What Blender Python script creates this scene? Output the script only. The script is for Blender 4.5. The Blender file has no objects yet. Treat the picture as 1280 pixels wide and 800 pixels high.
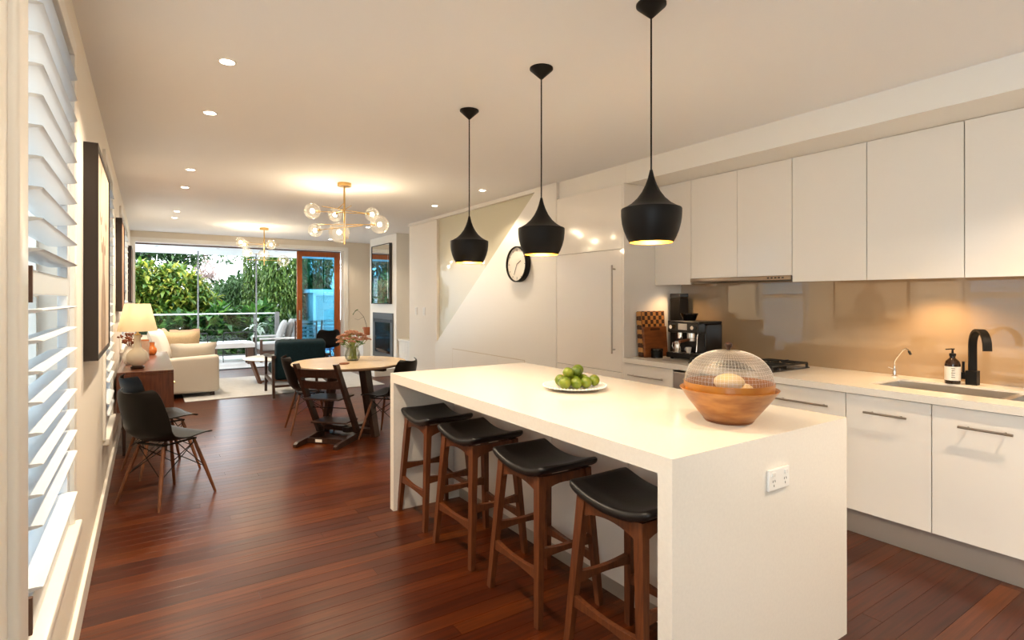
import bpy, bmesh, math, random
from mathutils import Vector, Matrix
random.seed(7)
R = math.radians
PI = math.pi
S = bpy.context.scene
C = S.collection

# ------------------------------------------------------------------ camera, world, exposure
cam_d = bpy.data.cameras.new('camera')
cam = bpy.data.objects.new('camera', cam_d)
C.objects.link(cam)
cam.location = (0, 0, 1.395)
cam.rotation_euler = (R(90), 0, -R(33.55))
cam_d.sensor_width = 36
cam_d.lens = 687.5 / 1280 * 36
cam_d.shift_y = -27 / 1280
cam_d.clip_start = 0.02
S.camera = cam

W = bpy.data.worlds.new('overcast_sky')
S.world = W
W.use_nodes = True
bg = W.node_tree.nodes['Background']
bg.inputs[0].default_value = (0.82, 0.92, 1.0, 1)
bg.inputs[1].default_value = 2.3

vs = S.view_settings
vs.view_transform = 'Standard'
vs.look = 'None'
vs.gamma = 1
vs.use_curve_mapping = False
vs.exposure = 1.88

DOWN_W = 44.0       # watts of each recessed downlight
PEND_W = 3.6
CHAND_W = 1.7
WARM = (1.0, 0.72, 0.42)


# ------------------------------------------------------------------ materials
M = {}


def principled(name):
    m = bpy.data.materials.new(name)
    m.use_nodes = True
    nt = m.node_tree
    return m, nt, nt.nodes['Principled BSDF']


def mat(name, col, rough=0.5, metal=0.0, spec=0.5, coat=0.0, noise=0.0, nscale=20.0, bump=0.0, bscale=200.0,
        stretch=(1, 1, 1), col2=None, emit=None, estr=0.0, coatr=0.05):
    m, nt, b = principled(name)
    N, L = nt.nodes.new, nt.links.new
    b.inputs['Base Color'].default_value = (*col, 1)
    b.inputs['Roughness'].default_value = rough
    b.inputs['Metallic'].default_value = metal
    b.inputs['Specular IOR Level'].default_value = spec
    b.inputs['Coat Weight'].default_value = coat
    b.inputs['Coat Roughness'].default_value = coatr
    if emit:
        b.inputs['Emission Color'].default_value = (*emit, 1)
        b.inputs['Emission Strength'].default_value = estr
    if noise or col2 or bump:
        tc = N('ShaderNodeTexCoord')
        mp = N('ShaderNodeMapping')
        mp.inputs['Scale'].default_value = stretch
        L(tc.outputs['Object'], mp.inputs['Vector'])
    if noise or col2:
        n = N('ShaderNodeTexNoise')
        n.inputs['Scale'].default_value = nscale
        n.inputs['Detail'].default_value = 6
        L(mp.outputs[0], n.inputs['Vector'])
        r = N('ShaderNodeValToRGB')
        c2 = col2 or tuple(max(0, c * (1 - noise)) for c in col)
        r.color_ramp.elements[0].position = 0.32
        r.color_ramp.elements[1].position = 0.68
        r.color_ramp.elements[0].color = (*c2, 1)
        r.color_ramp.elements[1].color = (*col, 1)
        L(n.outputs['Fac'], r.inputs[0])
        L(r.outputs[0], b.inputs['Base Color'])
    if bump:
        n2 = N('ShaderNodeTexNoise')
        n2.inputs['Scale'].default_value = bscale
        n2.inputs['Detail'].default_value = 3
        L(mp.outputs[0], n2.inputs['Vector'])
        bp = N('ShaderNodeBump')
        bp.inputs['Strength'].default_value = bump
        bp.inputs['Distance'].default_value = 0.002
        L(n2.outputs['Fac'], bp.inputs['Height'])
        L(bp.outputs[0], b.inputs['Normal'])
    M[name] = m
    return m


def mat_leaf(name, ca, cb, cc):
    m, nt, b = principled(name)
    N, L = nt.nodes.new, nt.links.new
    g = N('ShaderNodeNewGeometry')
    r = N('ShaderNodeValToRGB')
    r.color_ramp.elements[0].color = (*ca, 1)
    r.color_ramp.elements[1].color = (*cc, 1)
    e = r.color_ramp.elements.new(0.55)
    e.color = (*cb, 1)
    L(g.outputs['Random Per Island'], r.inputs[0])
    L(r.outputs[0], b.inputs['Base Color'])
    b.inputs['Roughness'].default_value = 0.45
    tr = N('ShaderNodeBsdfTranslucent')
    L(r.outputs[0], tr.inputs[0])
    mx = N('ShaderNodeMixShader')
    mx.inputs[0].default_value = 0.35
    L(b.outputs[0], mx.inputs[1])
    L(tr.outputs[0], mx.inputs[2])
    L(mx.outputs[0], nt.nodes['Material Output'].inputs[0])
    M[name] = m


def mat_glass(name, tint=(1, 1, 1), refl=0.06, rough=0.0, edge=0.5, haze=0.0):
    """thin clear sheet: tinted see-through plus a mirror reflection that grows at grazing angles"""
    m = bpy.data.materials.new(name)
    m.use_nodes = True
    nt = m.node_tree
    N, L = nt.nodes.new, nt.links.new
    nt.nodes.remove(nt.nodes['Principled BSDF'])
    t = N('ShaderNodeBsdfTransparent')
    t.inputs[0].default_value = (*tint, 1)
    g = N('ShaderNodeBsdfGlossy')
    g.inputs['Roughness'].default_value = rough
    fr = N('ShaderNodeFresnel')
    fr.inputs['IOR'].default_value = 1.45
    ma = N('ShaderNodeMath')
    ma.operation = 'MULTIPLY_ADD'
    ma.inputs[1].default_value = edge
    ma.inputs[2].default_value = refl
    L(fr.outputs[0], ma.inputs[0])
    mx = N('ShaderNodeMixShader')
    L(ma.outputs[0], mx.inputs[0])
    L(t.outputs[0], mx.inputs[1])
    L(g.outputs[0], mx.inputs[2])
    out = mx.outputs[0]
    if haze:            # slightly milky glass
        tl = N('ShaderNodeBsdfTranslucent')
        tl.inputs[0].default_value = (0.95, 0.93, 0.88, 1)
        m2 = N('ShaderNodeMixShader')
        m2.inputs[0].default_value = haze
        L(out, m2.inputs[1])
        L(tl.outputs[0], m2.inputs[2])
        out = m2.outputs[0]
    L(out, nt.nodes['Material Output'].inputs[0])
    M[name] = m


def mat_emit(name, col, strength):
    m = bpy.data.materials.new(name)
    m.use_nodes = True
    nt = m.node_tree
    nt.nodes.remove(nt.nodes['Principled BSDF'])
    e = nt.nodes.new('ShaderNodeEmission')
    e.inputs[0].default_value = (*col, 1)
    e.inputs[1].default_value = strength
    nt.links.new(e.outputs[0], nt.nodes['Material Output'].inputs[0])
    M[name] = m


def mat_floor():
    m, nt, b = principled('floorboard')
    N, L = nt.nodes.new, nt.links.new
    geo = N('ShaderNodeNewGeometry')
    oi = N('ShaderNodeObjectInfo')
    add = N('ShaderNodeMath'); add.operation = 'ADD'
    L(oi.outputs['Random'], add.inputs[0]); L(geo.outputs['Random Per Island'], add.inputs[1])
    fr = N('ShaderNodeMath'); fr.operation = 'FRACT'
    L(add.outputs[0], fr.inputs[0])
    mul = N('ShaderNodeMath'); mul.operation = 'MULTIPLY'; mul.inputs[1].default_value = 37.0
    L(fr.outputs[0], mul.inputs[0])
    cb = N('ShaderNodeCombineXYZ')
    L(mul.outputs[0], cb.inputs[2])
    va = N('ShaderNodeVectorMath'); va.operation = 'ADD'
    L(geo.outputs['Position'], va.inputs[0]); L(cb.outputs[0], va.inputs[1])
    mp = N('ShaderNodeMapping'); mp.inputs['Scale'].default_value = (1.2, 26, 1)
    L(va.outputs[0], mp.inputs[0])
    n = N('ShaderNodeTexNoise'); n.inputs['Scale'].default_value = 2.2; n.inputs['Detail'].default_value = 8
    L(mp.outputs[0], n.inputs['Vector'])
    tone = N('ShaderNodeValToRGB')
    el = tone.color_ramp.elements
    el[0].color = (0.050, 0.0076, 0.0009, 1)
    el[1].color = (0.112, 0.0264, 0.0026, 1)
    e = el.new(0.45); e.color = (0.070, 0.0122, 0.0013, 1)
    e = el.new(0.80); e.color = (0.086, 0.0172, 0.0018, 1)
    L(fr.outputs[0], tone.inputs[0])
    gr = N('ShaderNodeValToRGB')
    gr.color_ramp.elements[0].position = 0.30
    gr.color_ramp.elements[0].color = (0.50, 0.46, 0.42, 1)
    gr.color_ramp.elements[1].position = 0.72
    gr.color_ramp.elements[1].color = (1.25, 1.22, 1.18, 1)
    L(n.outputs['Fac'], gr.inputs[0])
    mx = N('ShaderNodeMix'); mx.data_type = 'RGBA'; mx.blend_type = 'MULTIPLY'; mx.inputs[0].default_value = 1.0
    L(tone.outputs[0], mx.inputs[6]); L(gr.outputs[0], mx.inputs[7])
    L(mx.outputs[2], b.inputs['Base Color'])
    b.inputs['Roughness'].default_value = 0.34
    b.inputs['Coat Weight'].default_value = 0.22
    b.inputs['Specular IOR Level'].default_value = 0.2
    b.inputs['Coat Roughness'].default_value = 0.22
    n2 = N('ShaderNodeTexNoise'); n2.inputs['Scale'].default_value = 3.0
    L(geo.outputs['Position'], n2.inputs['Vector'])
    bp = N('ShaderNodeBump'); bp.inputs['Strength'].default_value = 0.12; bp.inputs['Distance'].default_value = 0.01
    L(n2.outputs['Fac'], bp.inputs['Height']); L(bp.outputs[0], b.inputs['Normal'])
    M['floorboard'] = m


def mat_deer():
    """pale canvas print of a stag: ellipses and curved antlers in object space (y across, z up), plus blotches"""
    m, nt, b = principled('deer_print')
    N, L = nt.nodes.new, nt.links.new
    tc = N('ShaderNodeTexCoord')
    sp = N('ShaderNodeSeparateXYZ')
    L(tc.outputs['Object'], sp.inputs[0])

    def math_(op, a, c=None, d=None):
        k = N('ShaderNodeMath'); k.operation = op
        for i, v in enumerate((a, c, d)):
            if v is None:
                continue
            if isinstance(v, (int, float)):
                k.inputs[i].default_value = v
            else:
                L(v, k.inputs[i])
        return k.outputs[0]

    def dist(cy, cz, ry, rz):
        y = math_('DIVIDE', math_('SUBTRACT', sp.outputs[1], cy), ry)
        z = math_('DIVIDE', math_('SUBTRACT', sp.outputs[2], cz), rz)
        return math_('SQRT', math_('ADD', math_('MULTIPLY', y, y), math_('MULTIPLY', z, z)))

    def blob(*a):
        return math_('LESS_THAN', dist(*a), 1.0)

    def arc(*a):
        return math_('LESS_THAN', math_('ABSOLUTE', math_('SUBTRACT', dist(*a), 1.0)), 0.09)
    nz = N('ShaderNodeTexNoise'); nz.inputs['Scale'].default_value = 9; nz.inputs['Detail'].default_value = 6
    L(tc.outputs['Object'], nz.inputs['Vector'])
    body = blob(0, -0.36, 0.20, 0.30)
    head = blob(0, -0.02, 0.085, 0.14)
    e1 = blob(-0.12, 0.05, 0.06, 0.03)
    e2 = blob(0.12, 0.05, 0.06, 0.03)
    up = math_('GREATER_THAN', sp.outputs[2], 0.08)
    lo = math_('LESS_THAN', sp.outputs[1], -0.15)
    ro = math_('GREATER_THAN', sp.outputs[1], 0.15)
    li = math_('LESS_THAN', math_('ABSOLUTE', math_('ADD', sp.outputs[1], 0.19)), 0.09)
    ri = math_('LESS_THAN', math_('ABSOLUTE', math_('SUBTRACT', sp.outputs[1], 0.19)), 0.09)
    a1 = math_('MULTIPLY', arc(-0.13, 0.27, 0.11, 0.19), math_('MULTIPLY', up, lo))
    a2 = math_('MULTIPLY', arc(0.13, 0.27, 0.11, 0.19), math_('MULTIPLY', up, ro))
    a3 = math_('MULTIPLY', arc(-0.19, 0.40, 0.17, 0.22), math_('MULTIPLY', math_('LESS_THAN', sp.outputs[2], 0.30), li))
    a4 = math_('MULTIPLY', arc(0.19, 0.40, 0.17, 0.22), math_('MULTIPLY', math_('LESS_THAN', sp.outputs[2], 0.30), ri))
    f = body
    for k in (head, e1, e2, a1, a2, a3, a4):
        f = math_('MAXIMUM', f, k)
    f = math_('MULTIPLY', f, math_('MULTIPLY_ADD', nz.outputs['Fac'], 0.9, 0.25))
    ramp = N('ShaderNodeMix'); ramp.data_type = 'RGBA'
    ramp.inputs[6].default_value = (0.66, 0.55, 0.43, 1)
    ramp.inputs[7].default_value = (0.20, 0.11, 0.06, 1)
    L(f, ramp.inputs[0])
    L(ramp.outputs[2], b.inputs['Base Color'])
    b.inputs['Roughness'].default_value = 0.6
    M['deer_print'] = m


def mat_checker():
    m, nt, b = principled('checker_wood')
    N, L = nt.nodes.new, nt.links.new
    tc = N('ShaderNodeTexCoord')
    ck = N('ShaderNodeTexChecker')
    ck.inputs['Scale'].default_value = 28
    ck.inputs[1].default_value = (0.50, 0.21, 0.05, 1)
    ck.inputs[2].default_value = (0.045, 0.014, 0.006, 1)
    L(tc.outputs['Object'], ck.inputs[0])
    L(ck.outputs[0], b.inputs['Base Color'])
    b.inputs['Roughness'].default_value = 0.4
    M['checker_wood'] = m


mat('wall_paint', (0.83, 0.78, 0.70), 0.55, bump=0.05, bscale=300)
mat('trim_paint', (0.84, 0.81, 0.75), 0.3)
mat('shutter_white', (0.66, 0.69, 0.72), 0.35)
mat('ceiling_paint', (0.87, 0.875, 0.89), 0.8)
mat('beige_paint', (0.74, 0.67, 0.57), 0.6)
mat('path_grey', (0.27, 0.34, 0.40), 0.8)
mat('cabinet_gloss', (0.85, 0.80, 0.73), 0.16, coat=0.3)
mat('carcass', (0.62, 0.54, 0.43), 0.5)
mat('stone', (0.82, 0.77, 0.69), 0.14, noise=0.04, nscale=90)
mat('splash_glass', (0.36, 0.245, 0.140), 0.5, spec=0.2, coat=0.85, coatr=0.0)
mat('stair_glass', (0.60, 0.56, 0.42), 0.4, spec=0.2, coat=0.30, coatr=0.0)
mat('kick_steel', (0.48, 0.42, 0.36), 0.4, metal=0.5)
mat('steel', (0.66, 0.63, 0.59), 0.32, metal=1.0)
mat('chrome', (0.85, 0.84, 0.82), 0.08, metal=1.0)
mat('dark_steel', (0.045, 0.042, 0.04), 0.35, metal=0.8)
mat('black_matt', (0.006, 0.005, 0.0045), 0.46, spec=0.22)
mat('hood_steel', (0.34, 0.27, 0.21), 0.3, metal=1.0)
mat('handle_steel', (0.36, 0.32, 0.28), 0.35, metal=1.0)
mat('black_gloss', (0.008, 0.007, 0.007), 0.15)
mat('black_iron', (0.012, 0.011, 0.010), 0.55)
mat('gold_inner', (0.95, 0.62, 0.12), 0.35, metal=1.0)
mat('brass', (0.62, 0.42, 0.17), 0.28, metal=1.0)
mat('stool_leather', (0.007, 0.006, 0.006), 0.36, spec=0.35, bump=0.2, bscale=90)
mat('stool_wood', (0.150, 0.043, 0.012), 0.38, col2=(0.075, 0.020, 0.006), nscale=9, stretch=(9, 9, 1))
mat('dark_walnut', (0.050, 0.020, 0.011), 0.35, col2=(0.022, 0.009, 0.006), nscale=9, stretch=(8, 8, 1))
mat('walnut', (0.150, 0.048, 0.022), 0.28, col2=(0.075, 0.022, 0.011), nscale=7, stretch=(9, 9, 1), coat=0.3)
mat('leg_wood', (0.19, 0.070, 0.028), 0.4, col2=(0.11, 0.038, 0.015), nscale=9, stretch=(9, 9, 1))
mat('shell_brown', (0.0045, 0.0030, 0.0023), 0.42, spec=0.16)
mat('table_top', (0.66, 0.52, 0.36), 0.25, col2=(0.58, 0.44, 0.29), nscale=5, stretch=(1, 9, 1))
mat('wire', (0.02, 0.018, 0.016), 0.4, metal=0.5)
mat('sofa_fabric', (0.60, 0.545, 0.47), 0.9, noise=0.1, nscale=120, bump=0.3, bscale=500)
mat('cushion_tan', (0.60, 0.46, 0.29), 0.9, noise=0.12, nscale=60)
mat('cushion_pink', (0.62, 0.44, 0.34), 0.9, noise=0.12, nscale=60)
mat('cushion_white', (0.80, 0.78, 0.75), 0.9)
mat('grey_fabric', (0.42, 0.40, 0.38), 0.9, noise=0.1, nscale=90)
mat('teal_velvet', (0.005, 0.024, 0.034), 0.75, noise=0.25, nscale=30, spec=0.2)
mat('rug_wool', (0.50, 0.51, 0.52), 0.95, noise=0.12, nscale=14, bump=0.4, bscale=250)
mat('ceramic_cream', (0.72, 0.66, 0.55), 0.22, noise=0.12, nscale=6)
mat('ceramic_white', (0.84, 0.82, 0.78), 0.2)
mat('orange_ceramic', (0.60, 0.17, 0.035), 0.3)
mat('terracotta', (0.42, 0.12, 0.035), 0.5)
mat('dry_flower', (0.22, 0.060, 0.018), 0.8, noise=0.3, nscale=40)
mat('lime', (0.20, 0.24, 0.012), 0.35, col2=(0.085, 0.145, 0.007), nscale=14, bump=0.2, bscale=120)
mat('lime_dark', (0.105, 0.155, 0.009), 0.35, col2=(0.055, 0.10, 0.006), nscale=14, bump=0.2, bscale=120)
mat('bread', (0.78, 0.58, 0.28), 0.6, noise=0.1, nscale=15)
mat('bowl_wood', (0.44, 0.190, 0.050), 0.33, col2=(0.26, 0.085, 0.017), nscale=9, stretch=(1.2, 1.2, 5))
mat('amber_wood', (0.42, 0.165, 0.018), 0.3, col2=(0.30, 0.10, 0.012), nscale=12)
mat('board_wood', (0.27, 0.085, 0.020), 0.4, col2=(0.15, 0.042, 0.012), nscale=6, stretch=(1, 1, 6))
mat('block_light', (0.56, 0.26, 0.07), 0.4)
mat('block_dark', (0.06, 0.02, 0.008), 0.4)
mat('plastic_white', (0.85, 0.83, 0.79), 0.3)
mat('amber_bottle', (0.02, 0.008, 0.003), 0.08)
mat('paper_label', (0.80, 0.77, 0.70), 0.6)
mat('ink', (0.05, 0.045, 0.04), 0.6)
mat('clock_face', (0.80, 0.75, 0.66), 0.4)
mat('frame_black', (0.018, 0.010, 0.007), 0.4)
mat('canvas_art', (0.55, 0.36, 0.24), 0.6, col2=(0.30, 0.12, 0.06), nscale=3)
mat('door_timber', (0.40, 0.105, 0.018), 0.35, col2=(0.28, 0.066, 0.012), nscale=6, stretch=(8, 8, 1))
mat('mirror', (0.90, 0.92, 0.90), 0.01, metal=1.0)
mat('fire_grey', (0.065, 0.068, 0.070), 0.45)
mat('fire_glass', (0.014, 0.010, 0.009), 0.06)
mat('panel_white', (0.80, 0.77, 0.72), 0.35)
mat('deck_board', (0.70, 0.67, 0.64), 0.7, noise=0.15, nscale=6, stretch=(1, 12, 1))
mat('post_grey', (0.20, 0.19, 0.185), 0.5)
mat('soffit_grey', (0.74, 0.75, 0.77), 0.7)
mat('outdoor_white', (0.80, 0.79, 0.77), 0.6)
mat('outdoor_brown', (0.11, 0.055, 0.035), 0.6)
mat('fence_pale', (0.50, 0.58, 0.64), 0.7)
mat('bark', (0.10, 0.070, 0.048), 0.9, noise=0.3, nscale=20)
mat('soil', (0.07, 0.060, 0.035), 0.95, noise=0.4, nscale=2)
mat('flower_stem', (0.24, 0.30, 0.06), 0.6)
mat('flower_pink', (0.42, 0.215, 0.135), 0.8, col2=(0.27, 0.115, 0.065), nscale=60)
mat('shade_linen', (0.80, 0.70, 0.52), 0.9)
mat('gravel_roof', (0.25, 0.22, 0.20), 0.9)
mat('blue_wall', (0.10, 0.26, 0.42), 0.6)
mat_leaf('leaf_frangipani', (0.028, 0.085, 0.012), (0.115, 0.200, 0.022), (0.40, 0.36, 0.05))
mat_leaf('leaf_bamboo', (0.030, 0.078, 0.012), (0.080, 0.150, 0.022), (0.20, 0.27, 0.06))
mat_leaf('leaf_dark', (0.010, 0.035, 0.010), (0.030, 0.075, 0.020), (0.075, 0.14, 0.04))
mat_leaf('leaf_conifer', (0.025, 0.070, 0.018), (0.055, 0.12, 0.030), (0.12, 0.20, 0.06))
mat_leaf('leaf_tropic', (0.012, 0.050, 0.010), (0.035, 0.115, 0.018), (0.12, 0.24, 0.04))
mat_leaf('leaf_blossom', (0.42, 0.30, 0.28), (0.55, 0.42, 0.38), (0.62, 0.50, 0.45))
mat_leaf('leaf_silver', (0.30, 0.42, 0.30), (0.42, 0.52, 0.42), (0.55, 0.62, 0.52))
mat_glass('clear_glass', (0.97, 0.98, 0.97), 0.02)
mat_glass('globe_glass', (0.98, 0.96, 0.92), 0.015, edge=0.35, haze=0.022)
mat_glass('vase_glass', (0.86, 0.90, 0.84), 0.03, edge=0.8)
mat_glass('door_glass', (0.32, 0.62, 0.78), 0.10, edge=0.8)
mat_glass('mesh_dome', (0.86, 0.82, 0.78), 0.10, rough=0.55, edge=0.35)
mat_glass('balustrade_glass', (0.85, 0.92, 0.90), 0.03)
mat_emit('lamp_lens', (1.0, 0.90, 0.74), 10)
mat_emit('bulb_glow', (1.0, 0.84, 0.58), 30)
mat_emit('pendant_bulb', (1.0, 0.78, 0.40), 26)
M['splash_glass'].node_tree.nodes['Principled BSDF'].inputs['Coat IOR'].default_value = 1.95
mat_floor()
mat_deer()
mat_checker()
# translucent lamp shade
_m = M['shade_linen']
_nt = _m.node_tree
_t = _nt.nodes.new('ShaderNodeBsdfTranslucent'); _t.inputs[0].default_value = (0.85, 0.74, 0.52, 1)
_x = _nt.nodes.new('ShaderNodeMixShader'); _x.inputs[0].default_value = 0.5
_nt.links.new(_nt.nodes['Principled BSDF'].outputs[0], _x.inputs[1]); _nt.links.new(_t.outputs[0], _x.inputs[2])
_nt.links.new(_x.outputs[0], _nt.nodes['Material Output'].inputs[0])


# ------------------------------------------------------------------ mesh helpers
class MB:
    """collects shapes; build() links them as ONE mesh object. o = world point that becomes the object's origin"""

    def __init__(self, o=(0, 0, 0)):
        self.v, self.f, self.o = [], [], Vector(o)

    def add(self, vs_, fs):
        n = len(self.v)
        self.v += [tuple(p) for p in vs_]
        self.f += [tuple(i + n for i in f) for f in fs]
        return self

    def box(self, x0, x1, y0, y1, z0, z1, bev=0.0, seg=2):
        if bev <= 0:
            p = [(x, y, z) for x in (x0, x1) for y in (y0, y1) for z in (z0, z1)]
            return self.add(p, [(0, 1, 3, 2), (4, 6, 7, 5), (0, 4, 5, 1), (2, 3, 7, 6), (0, 2, 6, 4), (1, 5, 7, 3)])
        bm = bmesh.new()
        bmesh.ops.create_cube(bm, size=1)
        for q in bm.verts:
            q.co = Vector(((x0 + x1) / 2 + q.co.x * (x1 - x0), (y0 + y1) / 2 + q.co.y * (y1 - y0), (z0 + z1) / 2 + q.co.z * (z1 - z0)))
        bmesh.ops.bevel(bm, geom=bm.edges[:], offset=bev, segments=seg, profile=0.5, affect='EDGES')
        return self.bm(bm)

    def bm(self, bm):
        bm.verts.index_update()
        self.add([q.co[:] for q in bm.verts], [[q.index for q in f.verts] for f in bm.faces])
        bm.free()
        return self

    def prism(self, pts, axis, a0, a1):
        """polygon pts in the plane across `axis`, extruded a0..a1. axis x: pts=(y,z); y: (x,z); z: (x,y)"""
        def P(p, a):
            return {'x': (a, p[0], p[1]), 'y': (p[0], a, p[1]), 'z': (p[0], p[1], a)}[axis]
        n = len(pts)
        vs_ = [P(p, a0) for p in pts] + [P(p, a1) for p in pts]
        fs = [tuple(range(n))[::-1], tuple(range(n, 2 * n))]
        fs += [(i, (i + 1) % n, n + (i + 1) % n, n + i) for i in range(n)]
        return self.add(vs_, fs)

    def bar(self, p0, p1, w, h, up=(0, 0, 1), w1=None, h1=None):
        """rectangular bar from p0 to p1; w across, h along up"""
        p0, p1, up = Vector(p0), Vector(p1), Vector(up)
        d = (p1 - p0).normalized()
        a = d.cross(up)
        if a.length < 1e-4:
            a = d.cross(Vector((1, 0, 0)))
        a.normalize()
        b = a.cross(d).normalized()
        w1, h1 = w1 or w, h1 or h
        vs_ = []
        for p, ww, hh in ((p0, w, h), (p1, w1, h1)):
            vs_ += [p + a * ww / 2 * s + b * hh / 2 * t for s, t in ((-1, -1), (1, -1), (1, 1), (-1, 1))]
        return self.add(vs_, [(3, 2, 1, 0), (4, 5, 6, 7), (0, 1, 5, 4), (1, 2, 6, 5), (2, 3, 7, 6), (3, 0, 4, 7)])

    def cyl(self, p0, p1, r0, r1=None, n=16, cap=True):
        r1 = r0 if r1 is None else r1
        return self.tube([p0, p1], [r0, r1], n, cap)

    def tube(self, pts, r, n=10, cap=True):
        pts = [Vector(p) for p in pts]
        m = len(pts)
        rs = r if isinstance(r, (list, tuple)) else [r] * m
        vs_, a = [], None
        for i, p in enumerate(pts):
            t = (pts[min(i + 1, m - 1)] - pts[max(i - 1, 0)]).normalized()
            if a is None:
                a = t.cross(Vector((0, 0, 1)))
                if a.length < 1e-3:
                    a = Vector((1, 0, 0))
            a = (a - t * a.dot(t)).normalized()
            b = t.cross(a)
            vs_ += [p + (a * math.cos(2 * PI * k / n) + b * math.sin(2 * PI * k / n)) * rs[i] for k in range(n)]
        fs = [(i * n + k, i * n + (k + 1) % n, (i + 1) * n + (k + 1) % n, (i + 1) * n + k) for i in range(m - 1) for k in range(n)]
        if cap:
            fs += [tuple(range(n))[::-1], tuple((m - 1) * n + k for k in range(n))]
        return self.add(vs_, fs)

    def lathe(self, prof, c=(0, 0, 0), n=32, sx=1, sy=1):
        """prof: list of (r, z); r may be 0 at the ends"""
        vs_, rings, fs = [], [], []
        for r, z in prof:
            if r < 1e-6:
                rings.append([len(vs_)])
                vs_.append((c[0], c[1], c[2] + z))
            else:
                rings.append(list(range(len(vs_), len(vs_) + n)))
                vs_ += [(c[0] + sx * r * math.cos(2 * PI * k / n), c[1] + sy * r * math.sin(2 * PI * k / n), c[2] + z) for k in range(n)]
        for A, B in zip(rings, rings[1:]):
            for k in range(n):
                if len(A) == 1 and len(B) == 1:
                    break
                if len(A) == 1:
                    fs.append((A[0], B[(k + 1) % n], B[k])[::-1])
                elif len(B) == 1:
                    fs.append((A[k], A[(k + 1) % n], B[0]))
                else:
                    fs.append((A[k], A[(k + 1) % n], B[(k + 1) % n], B[k]))
        return self.add(vs_, fs)

    def ball(self, c, r, n=16, m=10, sz=1.0):
        return self.lathe([(r * math.sin(PI * i / m), -r * sz * math.cos(PI * i / m)) for i in range(m + 1)], c, n)

    def sheet(self, fn, nu, nv, thick):
        """surface fn(u,v) u,v in 0..1, thickened"""
        bm = bmesh.new()
        g = [[bm.verts.new(fn(i / nu, j / nv)) for j in range(nv + 1)] for i in range(nu + 1)]
        for i in range(nu):
            for j in range(nv):
                bm.faces.new((g[i][j], g[i + 1][j], g[i + 1][j + 1], g[i][j + 1]))
        bm.normal_update()
        bmesh.ops.solidify(bm, geom=bm.faces[:], thickness=thick)
        return self.bm(bm)

    def pillow(self, c, w, h, t, ax_w=(1, 0, 0), ax_h=(0, 0, 1), n=10, puff=0.5):
        """soft rectangular cushion centred on c"""
        aw, ah = Vector(ax_w).normalized(), Vector(ax_h).normalized()
        an = aw.cross(ah).normalized()
        c = Vector(c)
        for s in (1, -1):
            vs_ = []
            for i in range(n + 1):
                for j in range(n + 1):
                    u, v = i / n * 2 - 1, j / n * 2 - 1
                    k = max(0.0, (1 - abs(u) ** 3) * (1 - abs(v) ** 3)) ** puff
                    pinch = 1 - 0.06 * (abs(u * v) < 0.5) * (1 - k)
                    vs_.append(c + aw * u * w / 2 * pinch + ah * v * h / 2 * pinch + an * s * t / 2 * k)
            fs = []
            for i in range(n):
                for j in range(n):
                    q = (i * (n + 1) + j, (i + 1) * (n + 1) + j, (i + 1) * (n + 1) + j + 1, i * (n + 1) + j + 1)
                    fs.append(q if s > 0 else q[::-1])
            self.add(vs_, fs)
        return self

    def build(self, name, m, parent=None, smooth=None, fix=True, kind=None):
        me = bpy.data.meshes.new(name)
        me.from_pydata([(v[0] - self.o.x, v[1] - self.o.y, v[2] - self.o.z) for v in self.v], [], self.f)
        if fix:
            bm = bmesh.new()
            bm.from_mesh(me)
            bmesh.ops.recalc_face_normals(bm, faces=bm.faces[:])
            bm.to_mesh(me)
            bm.free()
        me.materials.append(M[m])
        if smooth:
            for p in me.polygons:
                p.use_smooth = True
            me.set_sharp_from_angle(angle=R(smooth))
        ob = bpy.data.objects.new(name, me)
        C.objects.link(ob)
        if parent is None:
            ob.location = self.o
        else:
            ob.parent = parent
        if kind:
            ob['kind'] = kind
        return ob


def tag(o, label, cat, group=None):
    o['label'] = label
    o['category'] = cat
    if group:
        o['group'] = group
    return o


def thing(name, label, cat, loc=(0, 0, 0), rz=0, group=None):
    o = bpy.data.objects.new(name, None)
    o.empty_display_size = 0.05
    C.objects.link(o)
    o.location = loc
    o.rotation_euler = (0, 0, R(rz))
    return tag(o, label, cat, group)


def dup(root, loc, rz=None, label=None):
    r = root.copy()
    C.objects.link(r)
    r.location = loc
    if rz is not None:
        r.rotation_euler = (0, 0, R(rz))
    if label:
        r['label'] = label
    for ch in list(root.children):
        c = ch.copy()
        C.objects.link(c)
        c.parent = r
        for g in list(ch.children):
            d = g.copy()
            C.objects.link(d)
            d.parent = c
    return r


def struct(o):
    o['kind'] = 'structure'
    return o


def lamp(name, kind, loc, power, col, parent=None, size=0.03, angle=None, blend=0.5, rot=None):
    d = bpy.data.lights.new(name, kind)
    d.energy = power
    d.color = col
    if kind in ('POINT', 'SPOT'):
        d.shadow_soft_size = size
    if kind == 'SPOT':
        d.spot_size = R(angle)
        d.spot_blend = blend
    o = bpy.data.objects.new(name, d)
    C.objects.link(o)
    o.location = loc
    if rot:
        o.rotation_euler = rot
    if parent:
        o.parent = parent
    return o


# ------------------------------------------------------------------ the room shell
H = 2.58            # ceiling
XL = -0.25          # left wall
XR = 4.22           # kitchen wall
XF = 3.47           # fridge / stair wall face
YB, YR = -1.8, 11.65
ZC = 0.88           # benchtop

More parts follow.
